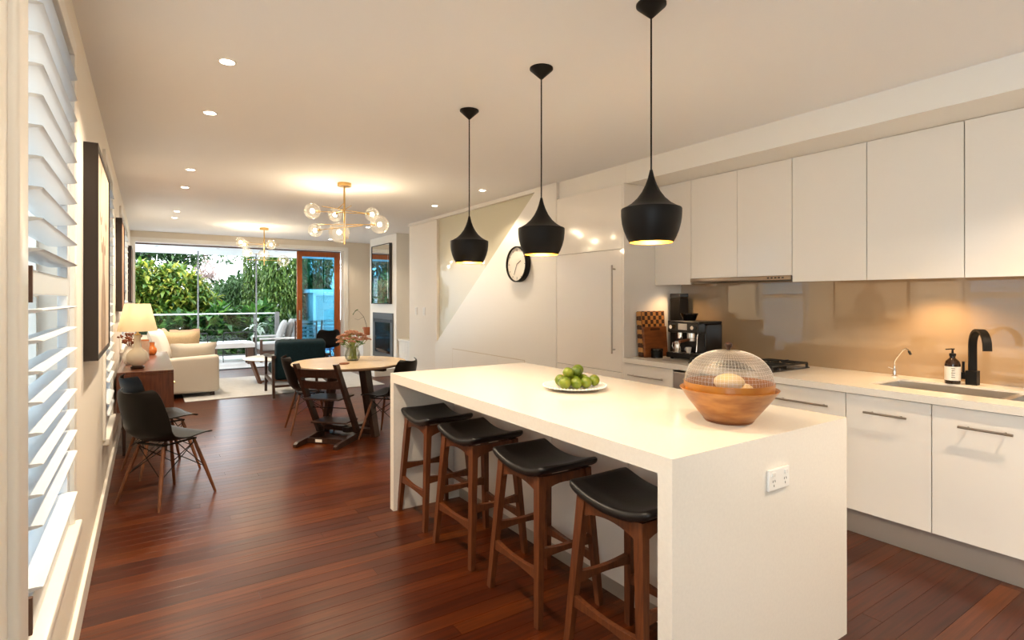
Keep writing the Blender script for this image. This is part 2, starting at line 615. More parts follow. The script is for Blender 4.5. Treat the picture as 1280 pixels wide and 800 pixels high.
# floor: slab + boards running across the house
fl = struct(MB().box(XL - 0.15, 5.6, YB - 0.15, 12.15, -0.15, -0.012).build('floor', 'dark_walnut'))
rows = []
bw = 0.084
rest = MB()
y = 0.42
while y < 12.14:
    x = XL + 0.003 - random.uniform(0, 1.6)
    x_end = 3.75 if y < 4.3 else (3.46 if y < 8.2 else 4.32)
    while x < x_end:
        ln = random.uniform(1.1, 3.2)
        a, b2 = max(x, XL + 0.003), min(x + ln - 0.0015, x_end)
        if b2 - a > 0.05:
            if y < 7.7:
                MB(((a + b2) / 2, y, -0.012)).prism([(y, -0.012), (y + bw - 0.0012, -0.012), (y + bw - 0.0012, -0.0004), (y + bw - 0.0018, 0.0), (y + 0.0006, 0.0), (y, -0.0004)], 'x', a, b2).build('floorboard', 'floorboard', fl, fix=False).location = ((a + b2) / 2, y, -0.012)
            else:
                rest.box(a, b2, y, y + bw - 0.0012, -0.012, 0.0)
        x += ln
    y += bw
rest.build('floorboards', 'floorboard', fl, kind='stuff')

struct(MB().box(XL - 0.15, 5.6, YB - 0.15, YR + 0.25, H, H + 0.15).build('ceiling', 'ceiling_paint'))

# left wall with three window openings
WIN = [(1.70, 2.69, 0.53, 2.33), (4.64, 5.52, 0.45, 2.33), (7.35, 9.45, 0.85, 2.33)]
wl = MB()
# unseen glazed opening added behind the pier to daylight ceiling and cabinets
SW = (-1.65, 0.12, 0.25, 2.46)
wl.box(XL - 0.15, XL, YB, SW[0], 0, H)
wl.box(XL - 0.15, XL, SW[0], SW[1], 0, SW[2])
wl.box(XL - 0.15, XL, SW[0], SW[1], SW[3], H)
y = SW[1]
for (a, b2, z0, z1) in WIN:
    wl.box(XL - 0.15, XL, y, a, 0, H)
    wl.box(XL - 0.15, XL, a, b2, 0, z0)
    wl.box(XL - 0.15, XL, a, b2, z1, H)
    y = b2
wl.box(XL - 0.15, XL, y, YR, 0, H)
struct(wl.build('wall_left', 'wall_paint'))
# pier beside the window where the wall steps into the room
w4 = MB()
for k in range(3):
    yy = SW[0] + k * (SW[1] - SW[0]) / 2
    w4.box(XL - 0.12, XL - 0.06, max(SW[0], yy - 0.03), min(SW[1], yy + 0.03), SW[2], SW[3])
w4.box(XL - 0.12, XL - 0.06, SW[0], SW[1], SW[2], SW[2] + 0.05)
w4.box(XL - 0.12, XL - 0.06, SW[0], SW[1], SW[3] - 0.05, SW[3])
w4 = struct(w4.build('window_4', 'trim_paint'))  # out-of-view window, put in only to let daylight reach the room
for k in range(2):
    w = (SW[1] - SW[0]) / 2
    MB().box(XL - 0.093, XL - 0.087, SW[0] + k * w + 0.03, SW[0] + (k + 1) * w - 0.03, SW[2] + 0.05, SW[3] - 0.05).build('pane', 'clear_glass', w4)
pier = MB().box(XL + 0.001, -0.166, 0.30, 1.055, 0.0, H, 0.004)
struct(pier.build('wall_pier', 'trim_paint'))
struct(MB().box(XL + 0.001, -0.154, 1.056, 1.135, 0.0, H, 0.008, 3).build('trim_1', 'trim_paint', smooth=40))
struct(MB().box(XL, XL + 0.018, 1.136, YR, 0.0, 0.115, 0.004).build('baseboard_left', 'trim_paint'))

struct(MB().box(XR, XR + 0.15, YB, 4.45, 0, H).build('wall_right', 'wall_paint'))
struct(MB().box(XL - 0.15, XR + 0.15, YB - 0.15, YB, 0, H).build('wall_back', 'wall_paint'))
# bulkhead over the kitchen run
struct(MB().box(3.505, XR, YB, 3.475, 2.405, H, 0.0).build('trim_2', 'trim_paint'))

# stair wall: gloss panel behind, raked white panel in front
sw = MB()
sw.box(3.49, 3.66, 7.232, 8.23, 0, H)
sw.box(3.53, 3.66, 4.42, 7.232, 0, H)
sw.box(3.66, 3.80, 4.42, 8.23, 0, H)
ws = struct(sw.build('wall_stair', 'wall_paint'))
MB().box(3.520, 3.5295, 4.45, 7.225, 0.10, H - 0.035).build('gloss_panel', 'stair_glass', ws)
MB().prism([(4.415, 0), (7.245, 0), (7.245, 0.735), (4.79, 2.535), (4.415, 2.535)], 'x', XF, 3.518).build('raked_panel', 'trim_paint', ws)
MB().box(3.472, 3.519, 4.415, 8.235, 2.536, H - 0.001).build('top_band', 'trim_paint', ws)
# storage doors under the stair, thin gaps around them
for (a, b2, z1) in [(4.985, 5.520, 0.705), (5.526, 6.690, 0.705)]:
    MB().box(XF - 0.004, XF - 0.0005, a, b2, 0.10, z1).build('cupboard_door', 'trim_paint', ws)
MB().box(XF - 0.0012, XF - 0.0003, 4.975, 6.70, 0.09, 0.714).build('door_gap', 'carcass', ws)

# living-room end: alcove walls, chimney breast, rear wall
XA = 4.32
struct(MB().box(XA, XA + 0.15, 8.23, YR, 0, H).build('wall_living', 'beige_paint'))
struct(MB().box(3.66, XA + 0.15, 8.08, 8.23, 0, H).build('wall_nook', 'wall_paint'))
cb = MB()
cb.box(3.76, XA - 0.001, 9.46, 10.87, 0.0, H)
struct(cb.build('wall_chimney', 'trim_paint'))
rw = MB()
rw.box(3.47, XA + 0.15, YR, YR + 0.25, 0, H)
rw.box(XL - 0.15, 3.47, YR, YR + 0.25, 2.40, H)
rw.box(XL - 0.15, -0.18, YR, YR + 0.25, 0, 2.40)
struct(rw.build('wall_rear', 'beige_paint'))
hd = MB()
hd.box(-0.25, 3.55, YR - 0.02, YR - 0.001, 2.40, 2.47)
hd.box(3.475, 3.55, YR - 0.02, YR - 0.001, 0.0, 2.40)
hd.box(-0.249, -0.175, YR - 0.02, YR - 0.001, 0.0, 2.40)
struct(hd.build('trim_3', 'trim_paint'))
struct(MB().box(-0.18, 3.47, YR + 0.26, YR + 0.34, 2.375, 2.395).build('trim_4', 'outdoor_brown'))
struct(MB().box(-0.18, 3.47, YR + 0.37, YR + 0.50, -0.03, 0.012).build('trim_5', 'dark_steel'))
struct(MB().box(3.551, XA, YR - 0.018, YR - 0.001, 0.0, 0.12).build('baseboard_rear', 'trim_paint'))


# ------------------------------------------------------------------ windows and plantation shutters on the left wall
def make_window(i, a, b2, z0, z1):
    w = MB()
    t = 0.045
    w.box(XL - 0.14, XL - 0.09, a, b2, z0, z0 + t)
    w.box(XL - 0.14, XL - 0.09, a, b2, z1 - t, z1)
    w.box(XL - 0.14, XL - 0.09, a, a + t, z0 + t, z1 - t)
    w.box(XL - 0.14, XL - 0.09, b2 - t, b2, z0 + t, z1 - t)
    w.box(XL - 0.14, XL - 0.09, a + t, b2 - t, 1.40, 1.445)
    # architrave on the room side
    for (p, q, r, s) in ((a - 0.065, a, z0 - 0.01, z1 + 0.065), (b2, b2 + 0.065, z0 - 0.01, z1 + 0.065), (a, b2, z1, z1 + 0.065)):
        w.box(XL + 0.0005, XL + 0.018, p, q, r, s, 0.003)
    o = struct(w.build('window_%d' % i, 'trim_paint'))
    MB().box(XL - 0.118, XL - 0.112, a + t, b2 - t, z0 + t, 1.40).build('pane', 'clear_glass', o)
    MB().box(XL - 0.118, XL - 0.112, a + t, b2 - t, 1.445, z1 - t).build('pane', 'clear_glass', o)
    MB().box(XL - 0.088, XL + 0.038, a - 0.05, b2 + 0.05, z0 - 0.045, z0 - 0.002, 0.006).build('sill', 'trim_paint', o, smooth=40)


def make_shutter(a, b2, z0, z1, label, mid=True, panels=1, tilt=-5):
    t = thing('plantation_shutter', label, 'shutter', (-0.26, (a + b2) / 2, z0), group='plantation shutters on the left wall windows')
    o = t.location
    Wd = (b2 - a) / panels
    blade = None
    for k in range(panels):
        p, q = a + k * Wd + 0.003, a + (k + 1) * Wd - 0.003
        MB(o).box(-0.275, -0.245, p, p + 0.048, z0 + 0.004, z1 - 0.004, 0.003).build('stile', 'shutter_white', t)
        MB(o).box(-0.275, -0.245, q - 0.048, q, z0 + 0.004, z1 - 0.004, 0.003).build('stile', 'shutter_white', t)
        MB(o).box(-0.275, -0.245, p + 0.048, q - 0.048, z0 + 0.004, z0 + 0.10, 0.003).build('rail', 'shutter_white', t)
        MB(o).box(-0.275, -0.245, p + 0.048, q - 0.048, z1 - 0.085, z1 - 0.004, 0.003).build('rail', 'shutter_white', t)
        if mid:
            MB(o).box(-0.275, -0.245, p + 0.048, q - 0.048, 1.404, 1.470, 0.003).build('rail', 'shutter_white', t)
        # louvre blade: flat lens section, tilted a little down to the room
        ln = q - p - 0.100
        yc = (p + q) / 2
        prof = [(math.cos(an) * 0.0445, math.sin(an) * 0.0055) for an in [2 * PI * i / 16 for i in range(16)]]
        zc = 1.361
        levels = [zc - 0.0765 * i for i in range(0, 12) if zc - 0.0765 * i > z0 + 0.13 and i != 8] + [zc + 0.0765 * i for i in range(2, 14) if zc + 0.0765 * i < z1 - 0.11]
        mesh = None
        for z in levels:
            if mesh is None:
                ob = MB().prism(prof, 'y', -ln / 2, ln / 2).build('louvre', 'shutter_white', t, smooth=50)
                mesh = ob
            else:
                ob = mesh.copy()
                C.objects.link(ob)
                ob.parent = t
            ob.location = (0, yc - o.y, z - o.z)
            ob.rotation_euler = (0, R(tilt), 0)
        for z in (1.43, 0.625):
            MB(o).box(-0.2445, -0.232, p + 0.012, p + 0.024, z - 0.045, z + 0.045).build('hinge', 'outdoor_brown', t)
    return t


LAB = ['white plantation shutter on the window beside the kitchen island, next to the deer picture',
       'white plantation shutter on the window behind the two dark shell chairs',
       'white plantation shutter on the wide window above the walnut console and sofa']
for i, (a, b2, z0, z1) in enumerate(WIN):
    make_window(i + 1, a, b2, z0, z1)
    make_shutter(a + 0.035, b2 - 0.04, z0 + 0.002, z1 - 0.01, LAB[i], panels=2 if i == 2 else 1, tilt=20 if i else -5)


# ------------------------------------------------------------------ recessed downlights
def downlight(x, y, label, power=DOWN_W, col=(1.0, 0.81, 0.59)):
    t = thing('downlight', label, 'light', (x, y, H), group='recessed ceiling downlights')
    n = 24
    MB().lathe([(0.034, -0.001), (0.034, -0.004), (0.046, -0.004), (0.048, -0.0005)], n=n).build('trim_ring', 'plastic_white', t, smooth=40)
    MB().lathe([(0.0, -0.0025), (0.0335, -0.0025), (0.0335, -0.0008)], n=n).build('lens', 'lamp_lens', t)
    lamp('downlight_beam', 'SPOT', (0, 0, -0.012), power, col, t, 0.03, 125, 0.55)


DL = [('kitchen aisle behind the first window shutter', 0.30), ('window shutter beside the island', 1.90), ('near edge of the deer picture', 3.08), ('far edge of the deer picture', 3.99),
      ('gap between the shell chairs and the console', 5.85), ('middle of the walnut console', 6.81), ('table side arm of the sofa', 8.75), ('middle of the cream sofa', 9.46)]
for (w_, y) in DL:
    downlight(0.333, y, 'round recessed downlight added out of view above the ' + w_, DOWN_W * (0.30 if y < 1 else 0.75 if y < 2.5 else 0.80))
for (w_, y) in (('wall clock side of the ceiling', 5.20), ('gloss stair panel', 6.40), ('chimney breast mirror', 8.95), ('closed timber sliding door', 11.20)):
    downlight(3.06, y, 'round glowing recessed downlight near the ' + w_, DOWN_W * 0.30)
for (w_, y) in (('sink end of the kitchen aisle', 0.25), ('back end of the kitchen aisle', -0.9)):
    downlight(2.95, y, 'round recessed downlight added out of view above the ' + w_, DOWN_W * (1.1 if y > 0 else 0.6), (1.0, 0.74, 0.48))  # unseen aisle lamps, added as warm fill for the cabinets


# ------------------------------------------------------------------ kitchen run along the right wall
# glass splashback (part of the wall)
sb = MB().box(XR - 0.008, XR - 0.0005, -0.6, 3.455, ZC, 1.56).build('splashback_panel', 'splash_glass', bpy.data.objects['wall_right'])

XU = 3.86           # upper cabinet face
ZU, ZT = 1.525, 2.400


def upper(a, b2, label, doors=1, z0=ZU):
    t = thing('wall_cabinet', label, 'cabinet', ((XU + XR) / 2, (a + b2) / 2, z0), group='handleless wall cabinets')
    o = t.location
    MB(o).box(XU + 0.020, XR - 0.010, a + 0.001, b2 - 0.001, z0, ZT).build('body', 'carcass', t)
    w = (b2 - a) / doors
    for k in range(doors):
        MB(o).box(XU, XU + 0.018, a + k * w + 0.0015, a + (k + 1) * w - 0.0015, z0 - 0.012, ZT + 0.003, 0.0015).build('door', 'cabinet_gloss', t)
    return t


upper(3.062, 3.462, 'narrow glossy cream wall cabinet beside the tall fridge unit')
upper(2.182, 3.060, 'glossy cream wall cabinet with two doors above the range hood', 2, 1.575)
upper(1.690, 2.180, 'glossy cream wall cabinet between the range hood and the lit splashback')
upper(1.182, 1.688, 'glossy cream wall cabinet with the small downlight under it, above the soap')
upper(0.670, 1.180, 'glossy cream wall cabinet above the black mixer tap')
upper(0.160, 0.668, 'glossy cream wall cabinet at the end of the row past the sink')

# slide-out range hood
t = thing('range_hood', 'slim stainless steel slide-out range hood below the wall cabinets', 'range hood', (3.99, 2.62, 1.525))
o = t.location
MB(o).box(XU + 0.005, XR - 0.012, 2.188, 3.056, 1.532, 1.560).build('body', 'dark_steel', t)
MB(o).box(XU - 0.014, XU + 0.006, 2.184, 3.060, 1.530, 1.562, 0.004).build('front_strip', 'hood_steel', t, smooth=40)
for k in range(5):
    MB(o).box(XU - 0.0175, XU - 0.0138, 2.235 + k * 0.028, 2.250 + k * 0.028, 1.541, 1.551).build('button', 'dark_steel', t)

# under-cabinet puck light
for (yy, lab) in ((1.385, 'small lit puck light under the wall cabinet above the soap bottle'), (3.28, 'small puck light under the narrow wall cabinet above the coffee machine')):
    t = thing('puck_light', lab, 'light', (3.95, yy, 1.524), group='puck lights under the wall cabinets')
    MB().lathe([(0.030, 0.0), (0.030, -0.006), (0.024, -0.008), (0.024, -0.006)], n=20).build('rim', 'steel', t, smooth=40)
    MB().lathe([(0.0, -0.0055), (0.0235, -0.0055), (0.0235, -0.004)], n=20).build('lens', 'lamp_lens', t)
    lamp('puck_beam', 'SPOT', (0, 0, -0.02), 6.0 if yy < 2 else 1.6, (1.0, 0.66, 0.34), t, 0.02, 140, 0.7)

# benchtop with the sink cut-out
XB0 = 3.445
t = thing('benchtop', 'long cream stone benchtop under the glass splashback', 'benchtop', (3.8, 1.4, 0.835))
o = t.location
S1 = (3.64, 4.03, 0.42, 1.58)     # sink hole x0,x1,y0,y1
b = MB(o)
b.box(XB0, XR - 0.009, S1[3], 3.458, 0.838, ZC)
b.box(XB0, XR - 0.009, -0.6, S1[2], 0.838, ZC)
b.box(XB0, S1[0], S1[2], S1[3], 0.838, ZC)
b.box(S1[1], XR - 0.009, S1[2], S1[3], 0.838, ZC)
b.build('slab', 'stone', t)

# sink
t = thing('double_sink', 'stainless steel undermount double bowl sink', 'sink', (3.82, 0.97, 0.66))
o = t.location


def bowl_box(x0, x1, y0, y1, z0, z1):
    m = MB(o)
    w = 0.004
    m.box(x0, x1, y0, y1, z0, z0 + w)
    m.box(x0, x0 + w, y0, y1, z0 + w, z1)
    m.box(x1 - w, x1, y0, y1, z0 + w, z1)
    m.box(x0 + w, x1 - w, y0, y0 + w, z0 + w, z1)
    m.box(x0 + w, x1 - w, y1 - w, y1, z0 + w, z1)
    return m


for (y0, y1) in ((0.985, 1.572), (0.425, 0.955)):
    bw_ = bowl_box(3.643, 4.027, y0, y1, 0.69, 0.868).build('bowl', 'steel', t)
    MB(o).lathe([(0, 0.0045), (0.035, 0.006), (0.042, 0.0045)], (3.82, (y0 + y1) / 2, 0.69)).build('drain', 'chrome', bw_, smooth=40)
MB(o).box(3.645, 4.025, 0.9555, 0.9845, 0.852, 0.866, 0.003).build('divider', 'steel', t)

XD = 3.465


def handle(a, b2, z, par, o, x=XD):
    h_ = MB(o)
    h_.cyl((x - 0.035, a, z), (x - 0.035, b2, z), 0.006, n=12)
    for yy in (a + 0.035, b2 - 0.035):
        h_.cyl((x - 0.035, yy, z), (x - 0.001, yy, z), 0.0045, n=8)
    return h_.build('handle', 'handle_steel', par, smooth=40)


def base_unit(name, label, a, b2, fronts, cat='cabinet'):
    """fronts: list of (y0,y1,z0,z1,handle or None)"""
    t = thing(name, label, cat, (3.8, (a + b2) / 2, 0.15), group='glossy cream base cabinets')
    o = t.location
    MB(o).box(XD + 0.020, XR - 0.012, a + 0.001, b2 - 0.001, 0.15, 0.66).build('body', 'carcass', t)
    for (y0, y1, z0, z1, hh, nm) in fronts:
        d = MB(o).box(XD, XD + 0.018, y0 + 0.0015, y1 - 0.0015, z0 + 0.0015, z1 - 0.0015, 0.0015).build(nm, 'cabinet_gloss', t)
        if hh:
            handle(hh[0], hh[1], hh[2], d, o)
    return t


ZD = 0.834
base_unit('drawer_cabinet', 'glossy cream drawer cabinet under the coffee machine', 2.922, 3.458,
          [(2.922, 3.458, 0.62, ZD, (3.00, 3.38, 0.742), 'drawer'), (2.922, 3.458, 0.385, 0.62, (3.00, 3.38, 0.56), 'drawer'), (2.922, 3.458, 0.15, 0.385, (3.00, 3.38, 0.33), 'drawer')])
base_unit('drawer_cabinet', 'glossy cream drawer cabinet between the oven and the sink cupboard', 1.632, 2.320,
          [(1.632, 2.320, 0.62, ZD, (1.72, 2.05, 0.742), 'drawer'), (1.632, 2.320, 0.385, 0.62, (1.80, 2.13, 0.56), 'drawer'), (1.632, 2.320, 0.15, 0.385, (1.80, 2.13, 0.33), 'drawer')])
base_unit('sink_cupboard', 'glossy cream double-door cupboard under the sink', 0.770, 1.630,
          [(1.202, 1.630, 0.15, ZD, (1.305, 1.520, 0.742), 'door'), (0.770, 1.200, 0.15, ZD, (0.862, 1.078, 0.742), 'door')])
base_unit('base_cupboard', 'glossy cream cupboard past the sink end of the kitchen run', -0.6, 0.768, [(0.31, 0.768, 0.15, ZD, (0.43, 0.65, 0.742), 'door'), (-0.6, 0.308, 0.15, ZD, None, 'door')])
struct(MB().box(3.515, 3.535, -0.6, 3.458, 0.0, 0.149).build('trim_6', 'kick_steel'))

# built-in oven
t = thing('oven', 'stainless steel built-in oven with black glass door under the cooktop', 'oven', (3.8, 2.62, 0.15))
o = t.location
MB(o).box(XD + 0.020, XR - 0.012, 2.323, 2.919, 0.15, 0.80).build('body', 'dark_steel', t)
MB(o).box(XD - 0.004, XD + 0.019, 2.325, 2.917, 0.690, 0.818, 0.003).build('control_panel', 'steel', t)
d = MB(o).box(XD - 0.010, XD + 0.019, 2.325, 2.917, 0.16, 0.683, 0.004).build('door', 'fire_glass', t)
handle(2.40, 2.84, 0.645, d, o, XD - 0.010)
for k in range(4):
    MB(o).cyl((XD - 0.026, 2.42 + k * 0.13, 0.755), (XD - 0.005, 2.42 + k * 0.13, 0.755), 0.017, n=16).build('knob', 'steel', t, smooth=40)

# gas cooktop
t = thing('gas_cooktop', 'black gas cooktop with cast iron trivets on the benchtop', 'cooktop', (3.83, 2.52, ZC))
o = t.location
MB(o).box(3.58, 4.08, 2.17, 2.87, ZC + 0.0005, ZC + 0.010, 0.003).build('plate', 'black_gloss', t)
for (bx_, by_, r) in ((3.70, 2.33, 0.034), (3.96, 2.33, 0.046), (3.70, 2.71, 0.046), (3.96, 2.71, 0.034)):
    q = MB(o).lathe([(0, 0.03), (r * 0.8, 0.03), (r * 0.85, 0.024), (r, 0.022), (r, 0.010)], (bx_, by_, ZC), 20).build('burner', 'black_iron', t, smooth=40)
for yc in (2.33, 2.71):
    g = MB(o)
    for s in (-1, 1):
        g.box(3.60, 4.06, yc + s * 0.15 - 0.006, yc + s * 0.15 + 0.006, ZC + 0.034, ZC + 0.046, 0.003)
        g.box(3.83 + s * 0.225 - 0.006, 3.83 + s * 0.225 + 0.006, yc - 0.15, yc + 0.15, ZC + 0.034, ZC + 0.046, 0.003)
    g.box(3.824, 3.836, yc - 0.15, yc + 0.15, ZC + 0.034, ZC + 0.046, 0.003)
    for bx_ in (3.70, 3.96):
        for s in (-1, 1):
            g.bar((bx_ + s * 0.02, yc, ZC + 0.042), (bx_ + s * 0.11, yc, ZC + 0.042), 0.010, 0.014)
            g.bar((bx_, yc + s * 0.02, ZC + 0.042), (bx_, yc + s * 0.15, ZC + 0.042), 0.010, 0.014)
    for sx in (-1, 1):
        for sy in (-1, 1):
            g.box(3.83 + sx * 0.225 - 0.007, 3.83 + sx * 0.225 + 0.007, yc + sy * 0.15 - 0.007, yc + sy * 0.15 + 0.007, ZC + 0.010, ZC + 0.040)
    g.build('trivet', 'black_iron', t)
for k in range(4):
    MB(o).cyl((3.60 + 0.0, 2.40 + k * 0.075, ZC + 0.010), (3.60, 2.40 + k * 0.075, ZC + 0.030), 0.015, 0.013, 14).build('knob', 'black_matt', t, smooth=40)

# black swan-neck mixer
t = thing('mixer_tap', 'matt black swan-neck kitchen mixer tap behind the sink', 'tap', (4.10, 1.215, ZC))
MB().box(-0.028, 0.028, -0.028, 0.028, 0.0, 0.085, 0.003).build('base', 'black_matt', t)
pts = [(0, 0, 0.080), (0, 0, 0.24)]
n = 10
arc = [(-0.10 + 0.10 * math.cos(PI * i / n * 0.92), 0.24 + 0.09 * math.sin(PI * i / n * 0.92)) for i in range(n + 1)]
prev = (0, 0.086)
sp = MB()
path = [(0.0, 0.086), (0.0, 0.24)] + arc[1:] + [(arc[-1][0] - 0.004, arc[-1][1] - 0.045)]
# flat rectangular spout section 36 mm wide
off = []
for i, p in enumerate(path):
    a = Vector(path[max(0, i - 1)]); c = Vector(path[min(len(path) - 1, i + 1)])
    d = (c - a).normalized()
    off.append((p, (d.y, -d.x)))
vs_ = []
for (p, nn) in off:
    for s in (-1, 1):
        for w in (-1, 1):
            vs_.append((p[0] + nn[0] * 0.007 * s, w * 0.020, p[1] + nn[1] * 0.007 * s))
fs = []
for i in range(len(off) - 1):
    a, c = i * 4, i * 4 + 4
    fs += [(a, a + 1, c + 1, c), (a + 2, c + 2, c + 3, a + 3), (a, c, c + 2, a + 2), (a + 1, a + 3, c + 3, c + 1)]
fs += [(0, 2, 3, 1), (len(vs_) - 4, len(vs_) - 3, len(vs_) - 1, len(vs_) - 2)]
MB().add(vs_, fs).build('spout', 'black_matt', t, smooth=50).rotation_euler = (0, 0, R(35))
lv = MB().box(-0.018, 0.018, 0.028, 0.062, 0.030, 0.070, 0.002)
lv.build('valve', 'black_matt', t)
MB().box(-0.006, 0.006, 0.038, 0.050, 0.070, 0.135, 0.002).build('lever', 'black_matt', t)

# slim filter tap
t = thing('filter_tap', 'slim chrome drinking-water filter tap at the sink end', 'tap', (4.10, 1.625, ZC))
MB().lathe([(0.0, 0.0), (0.019, 0.0), (0.019, 0.006), (0.010, 0.012), (0.009, 0.05), (0.006, 0.055), (0.006, 0.07), (0, 0.07)], n=18).build('base', 'chrome', t, smooth=40)
MB().tube([(0, 0, 0.06), (0, 0, 0.10), (-0.012, -0.02, 0.13), (-0.05, -0.07, 0.185), (-0.065, -0.09, 0.195), (-0.078, -0.105, 0.19), (-0.088, -0.118, 0.175)], 0.0045, 10).build('spout', 'chrome', t, smooth=60)
MB().cyl((-0.085, -0.114, 0.180), (-0.094, -0.126, 0.162), 0.008, 0.007, 12).build('nozzle', 'black_matt', t, smooth=40)
MB().bar((0, 0, 0.048), (-0.012, 0.035, 0.062), 0.010, 0.005).build('lever', 'chrome', t)

# soap bottle
t = thing('soap_bottle', 'dark amber pump bottle with a cream paper label beside the black tap', 'bottle', (4.06, 1.300, ZC))
MB().lathe([(0, 0), (0.036, 0.0), (0.039, 0.004), (0.039, 0.115), (0.034, 0.135), (0.020, 0.150), (0.014, 0.156), (0.014, 0.168), (0, 0.168)], n=28).build('bottle', 'amber_bottle', t, smooth=40)
lb = MB().lathe([(0.0395, 0.022), (0.0395, 0.105)], n=28).build('paper_label', 'paper_label', t, smooth=40, fix=False)
for k in range(5):
    a0 = R(202)
    an = [a0 + R(-(14 - 3 * (k % 2)) + i * (28 - 6 * (k % 2)) / 4) for i in range(5)]
    z = 0.092 - k * 0.013
    vv = [(0.0400 * math.cos(q), 0.0400 * math.sin(q), z + dz) for q in an for dz in (0, 0.0035)]
    MB().add(vv, [(2 * i, 2 * i + 2, 2 * i + 3, 2 * i + 1) for i in range(4)]).build('printed_line', 'ink', lb)
MB().lathe([(0, 0.166), (0.017, 0.166), (0.017, 0.182), (0.006, 0.184), (0.005, 0.205), (0.011, 0.206), (0.011, 0.212), (0, 0.212)], n=18).build('pump', 'black_matt', t, smooth=40)
MB().bar((0, 0, 0.209), (-0.022, 0.028, 0.206), 0.008, 0.006).build('pump_spout', 'black_matt', t)

# power of the coffee corner: boards, machine, jug, canister
t = thing('chopping_board', 'tall end-grain chopping board with a checkered face leaning by the fridge unit', 'board', (3.75, 3.40, ZC))
o = t.location
bd = MB().box(-0.150, 0.150, -0.026, 0.026, 0.0, 0.40, 0.003).build('board', 'checker_wood', t)
for k in range(10):
    MB().box(-0.156, -0.1505, -0.0255, 0.0255, 0.004 + k * 0.0395, 0.040 + k * 0.0395).build('edge_block', 'block_light' if k % 2 else 'block_dark', t)
t.rotation_euler = (R(-4), 0, 0)
t.location = (3.76, 3.395, ZC + 0.0018)
t = thing('chopping_board', 'plain brown wooden chopping board in front of the checkered one', 'board', (3.738, 3.342, ZC + 0.0012))
MB().box(-0.140, 0.150, -0.012, 0.012, 0.0, 0.265, 0.004).build('board', 'board_wood', t)
MB().box(-0.06, 0.06, -0.0135, -0.0122, 0.232, 0.250).build('grip_slot', 'block_dark', t)
t.rotation_euler = (R(-5), 0, 0)

t = thing('storage_canister', 'tall narrow black canister behind the coffee machine', 'canister', (4.07, 3.36, ZC))
MB().box(-0.06, 0.06, -0.055, 0.055, 0.0, 0.52, 0.006).build('body', 'black_matt', t)
MB().box(-0.062, 0.062, -0.057, 0.057, 0.522, 0.56, 0.006).build('lid', 'black_gloss', t)

t = thing('espresso_machine', 'black and steel espresso machine with a bean hopper on the benchtop', 'coffee machine', (3.90, 3.06, ZC), 180 + 0)
# local +x points to the room after the half turn
MB().box(-0.16, 0.06, -0.165, 0.165, 0.015, 0.300, 0.010).build('body', 'black_gloss', t)
MB().box(0.055, 0.150, -0.160, 0.160, 0.225, 0.318, 0.010).build('head', 'black_gloss', t)
MB().box(-0.158, 0.146, -0.162, 0.162, 0.300, 0.322, 0.006).build('top_tray', 'dark_steel', t)
dt = MB().box(0.062, 0.175, -0.155, 0.155, 0.012, 0.055, 0.005).build('drip_tray', 'black_matt', t)
for k in range(7):
    MB().box(0.070, 0.168, -0.13 + k * 0.042, -0.118 + k * 0.042, 0.0555, 0.0585).build('grate_bar', 'steel', dt)
MB().lathe([(0, 0.323), (0.050, 0.323), (0.060, 0.345), (0.075, 0.378), (0.075, 0.386), (0, 0.390)], (-0.03, -0.075, 0), 24).build('bean_hopper', 'black_gloss', t, smooth=40)
MB().box(0.150, 0.1535, -0.045, 0.045, 0.250, 0.302, 0.001).build('display', 'steel', t)
for yy in (-0.11, 0.11):
    MB().cyl((0.150, yy, 0.272), (0.172, yy, 0.272), 0.018, 0.016, 16).build('knob', 'chrome', t, smooth=40)
MB().cyl((0.105, 0.055, 0.190), (0.105, 0.055, 0.226), 0.036, n=22).build('group_head', 'chrome', t, smooth=40)
pf = MB().cyl((0.105, 0.055, 0.160), (0.105, 0.055, 0.189), 0.035, n=22).build('portafilter', 'steel', t, smooth=40)
MB().cyl((0.14, 0.055, 0.172), (0.26, 0.060, 0.160), 0.011, 0.013, 12).build('portafilter_handle', 'board_wood', pf, smooth=40)
MB().cyl((0.105, -0.06, 0.175), (0.105, -0.06, 0.226), 0.028, n=18).build('grinder_chute', 'chrome', t, smooth=40)
MB().tube([(0.12, 0.135, 0.235), (0.14, 0.140, 0.20), (0.150, 0.142, 0.10), (0.155, 0.142, 0.075)], 0.005, 8).build('steam_wand', 'chrome', t, smooth=60)
MB().box(0.0605, 0.0635, -0.15, 0.15, 0.058, 0.222).build('backsplash_plate', 'dark_steel', t)
for sx in (-0.13, 0.13):
    for sy in (-0.13, 0.13):
        MB().cyl((sx, sy, 0.0), (sx, sy, 0.0145), 0.014, n=12).build('foot', 'black_matt', t)

t = thing('milk_jug', 'small stainless steel milk jug standing on the coffee machine tray', 'jug', (3.765, 3.125, ZC + 0.0590))
MB().lathe([(0, 0), (0.036, 0), (0.037, 0.006), (0.030, 0.060), (0.032, 0.088), (0.030, 0.088), (0.028, 0.060), (0.033, 0.008), (0, 0.006)], n=24).build('cup', 'chrome', t, smooth=50)
MB().tube([(0, 0.030, 0.078), (0, 0.052, 0.076), (0, 0.056, 0.050), (0, 0.044, 0.024), (0, 0.034, 0.022)], 0.004, 8).build('handle', 'chrome', t, smooth=60)
t = thing('coffee_tin', 'low round black tin beside the coffee machine', 'tin', (3.69, 3.285, ZC))
MB().lathe([(0, 0), (0.050, 0), (0.050, 0.062), (0, 0.062)], n=26).build('body', 'black_matt', t, smooth=40)
MB().lathe([(0.052, 0.060), (0.052, 0.078), (0.046, 0.082), (0, 0.082)], n=26).build('lid', 'black_gloss', t, smooth=40)
t = thing('espresso_cup', 'small white espresso cup on the coffee machine tray', 'cup', (3.795, 3.035, ZC + 0.0590))
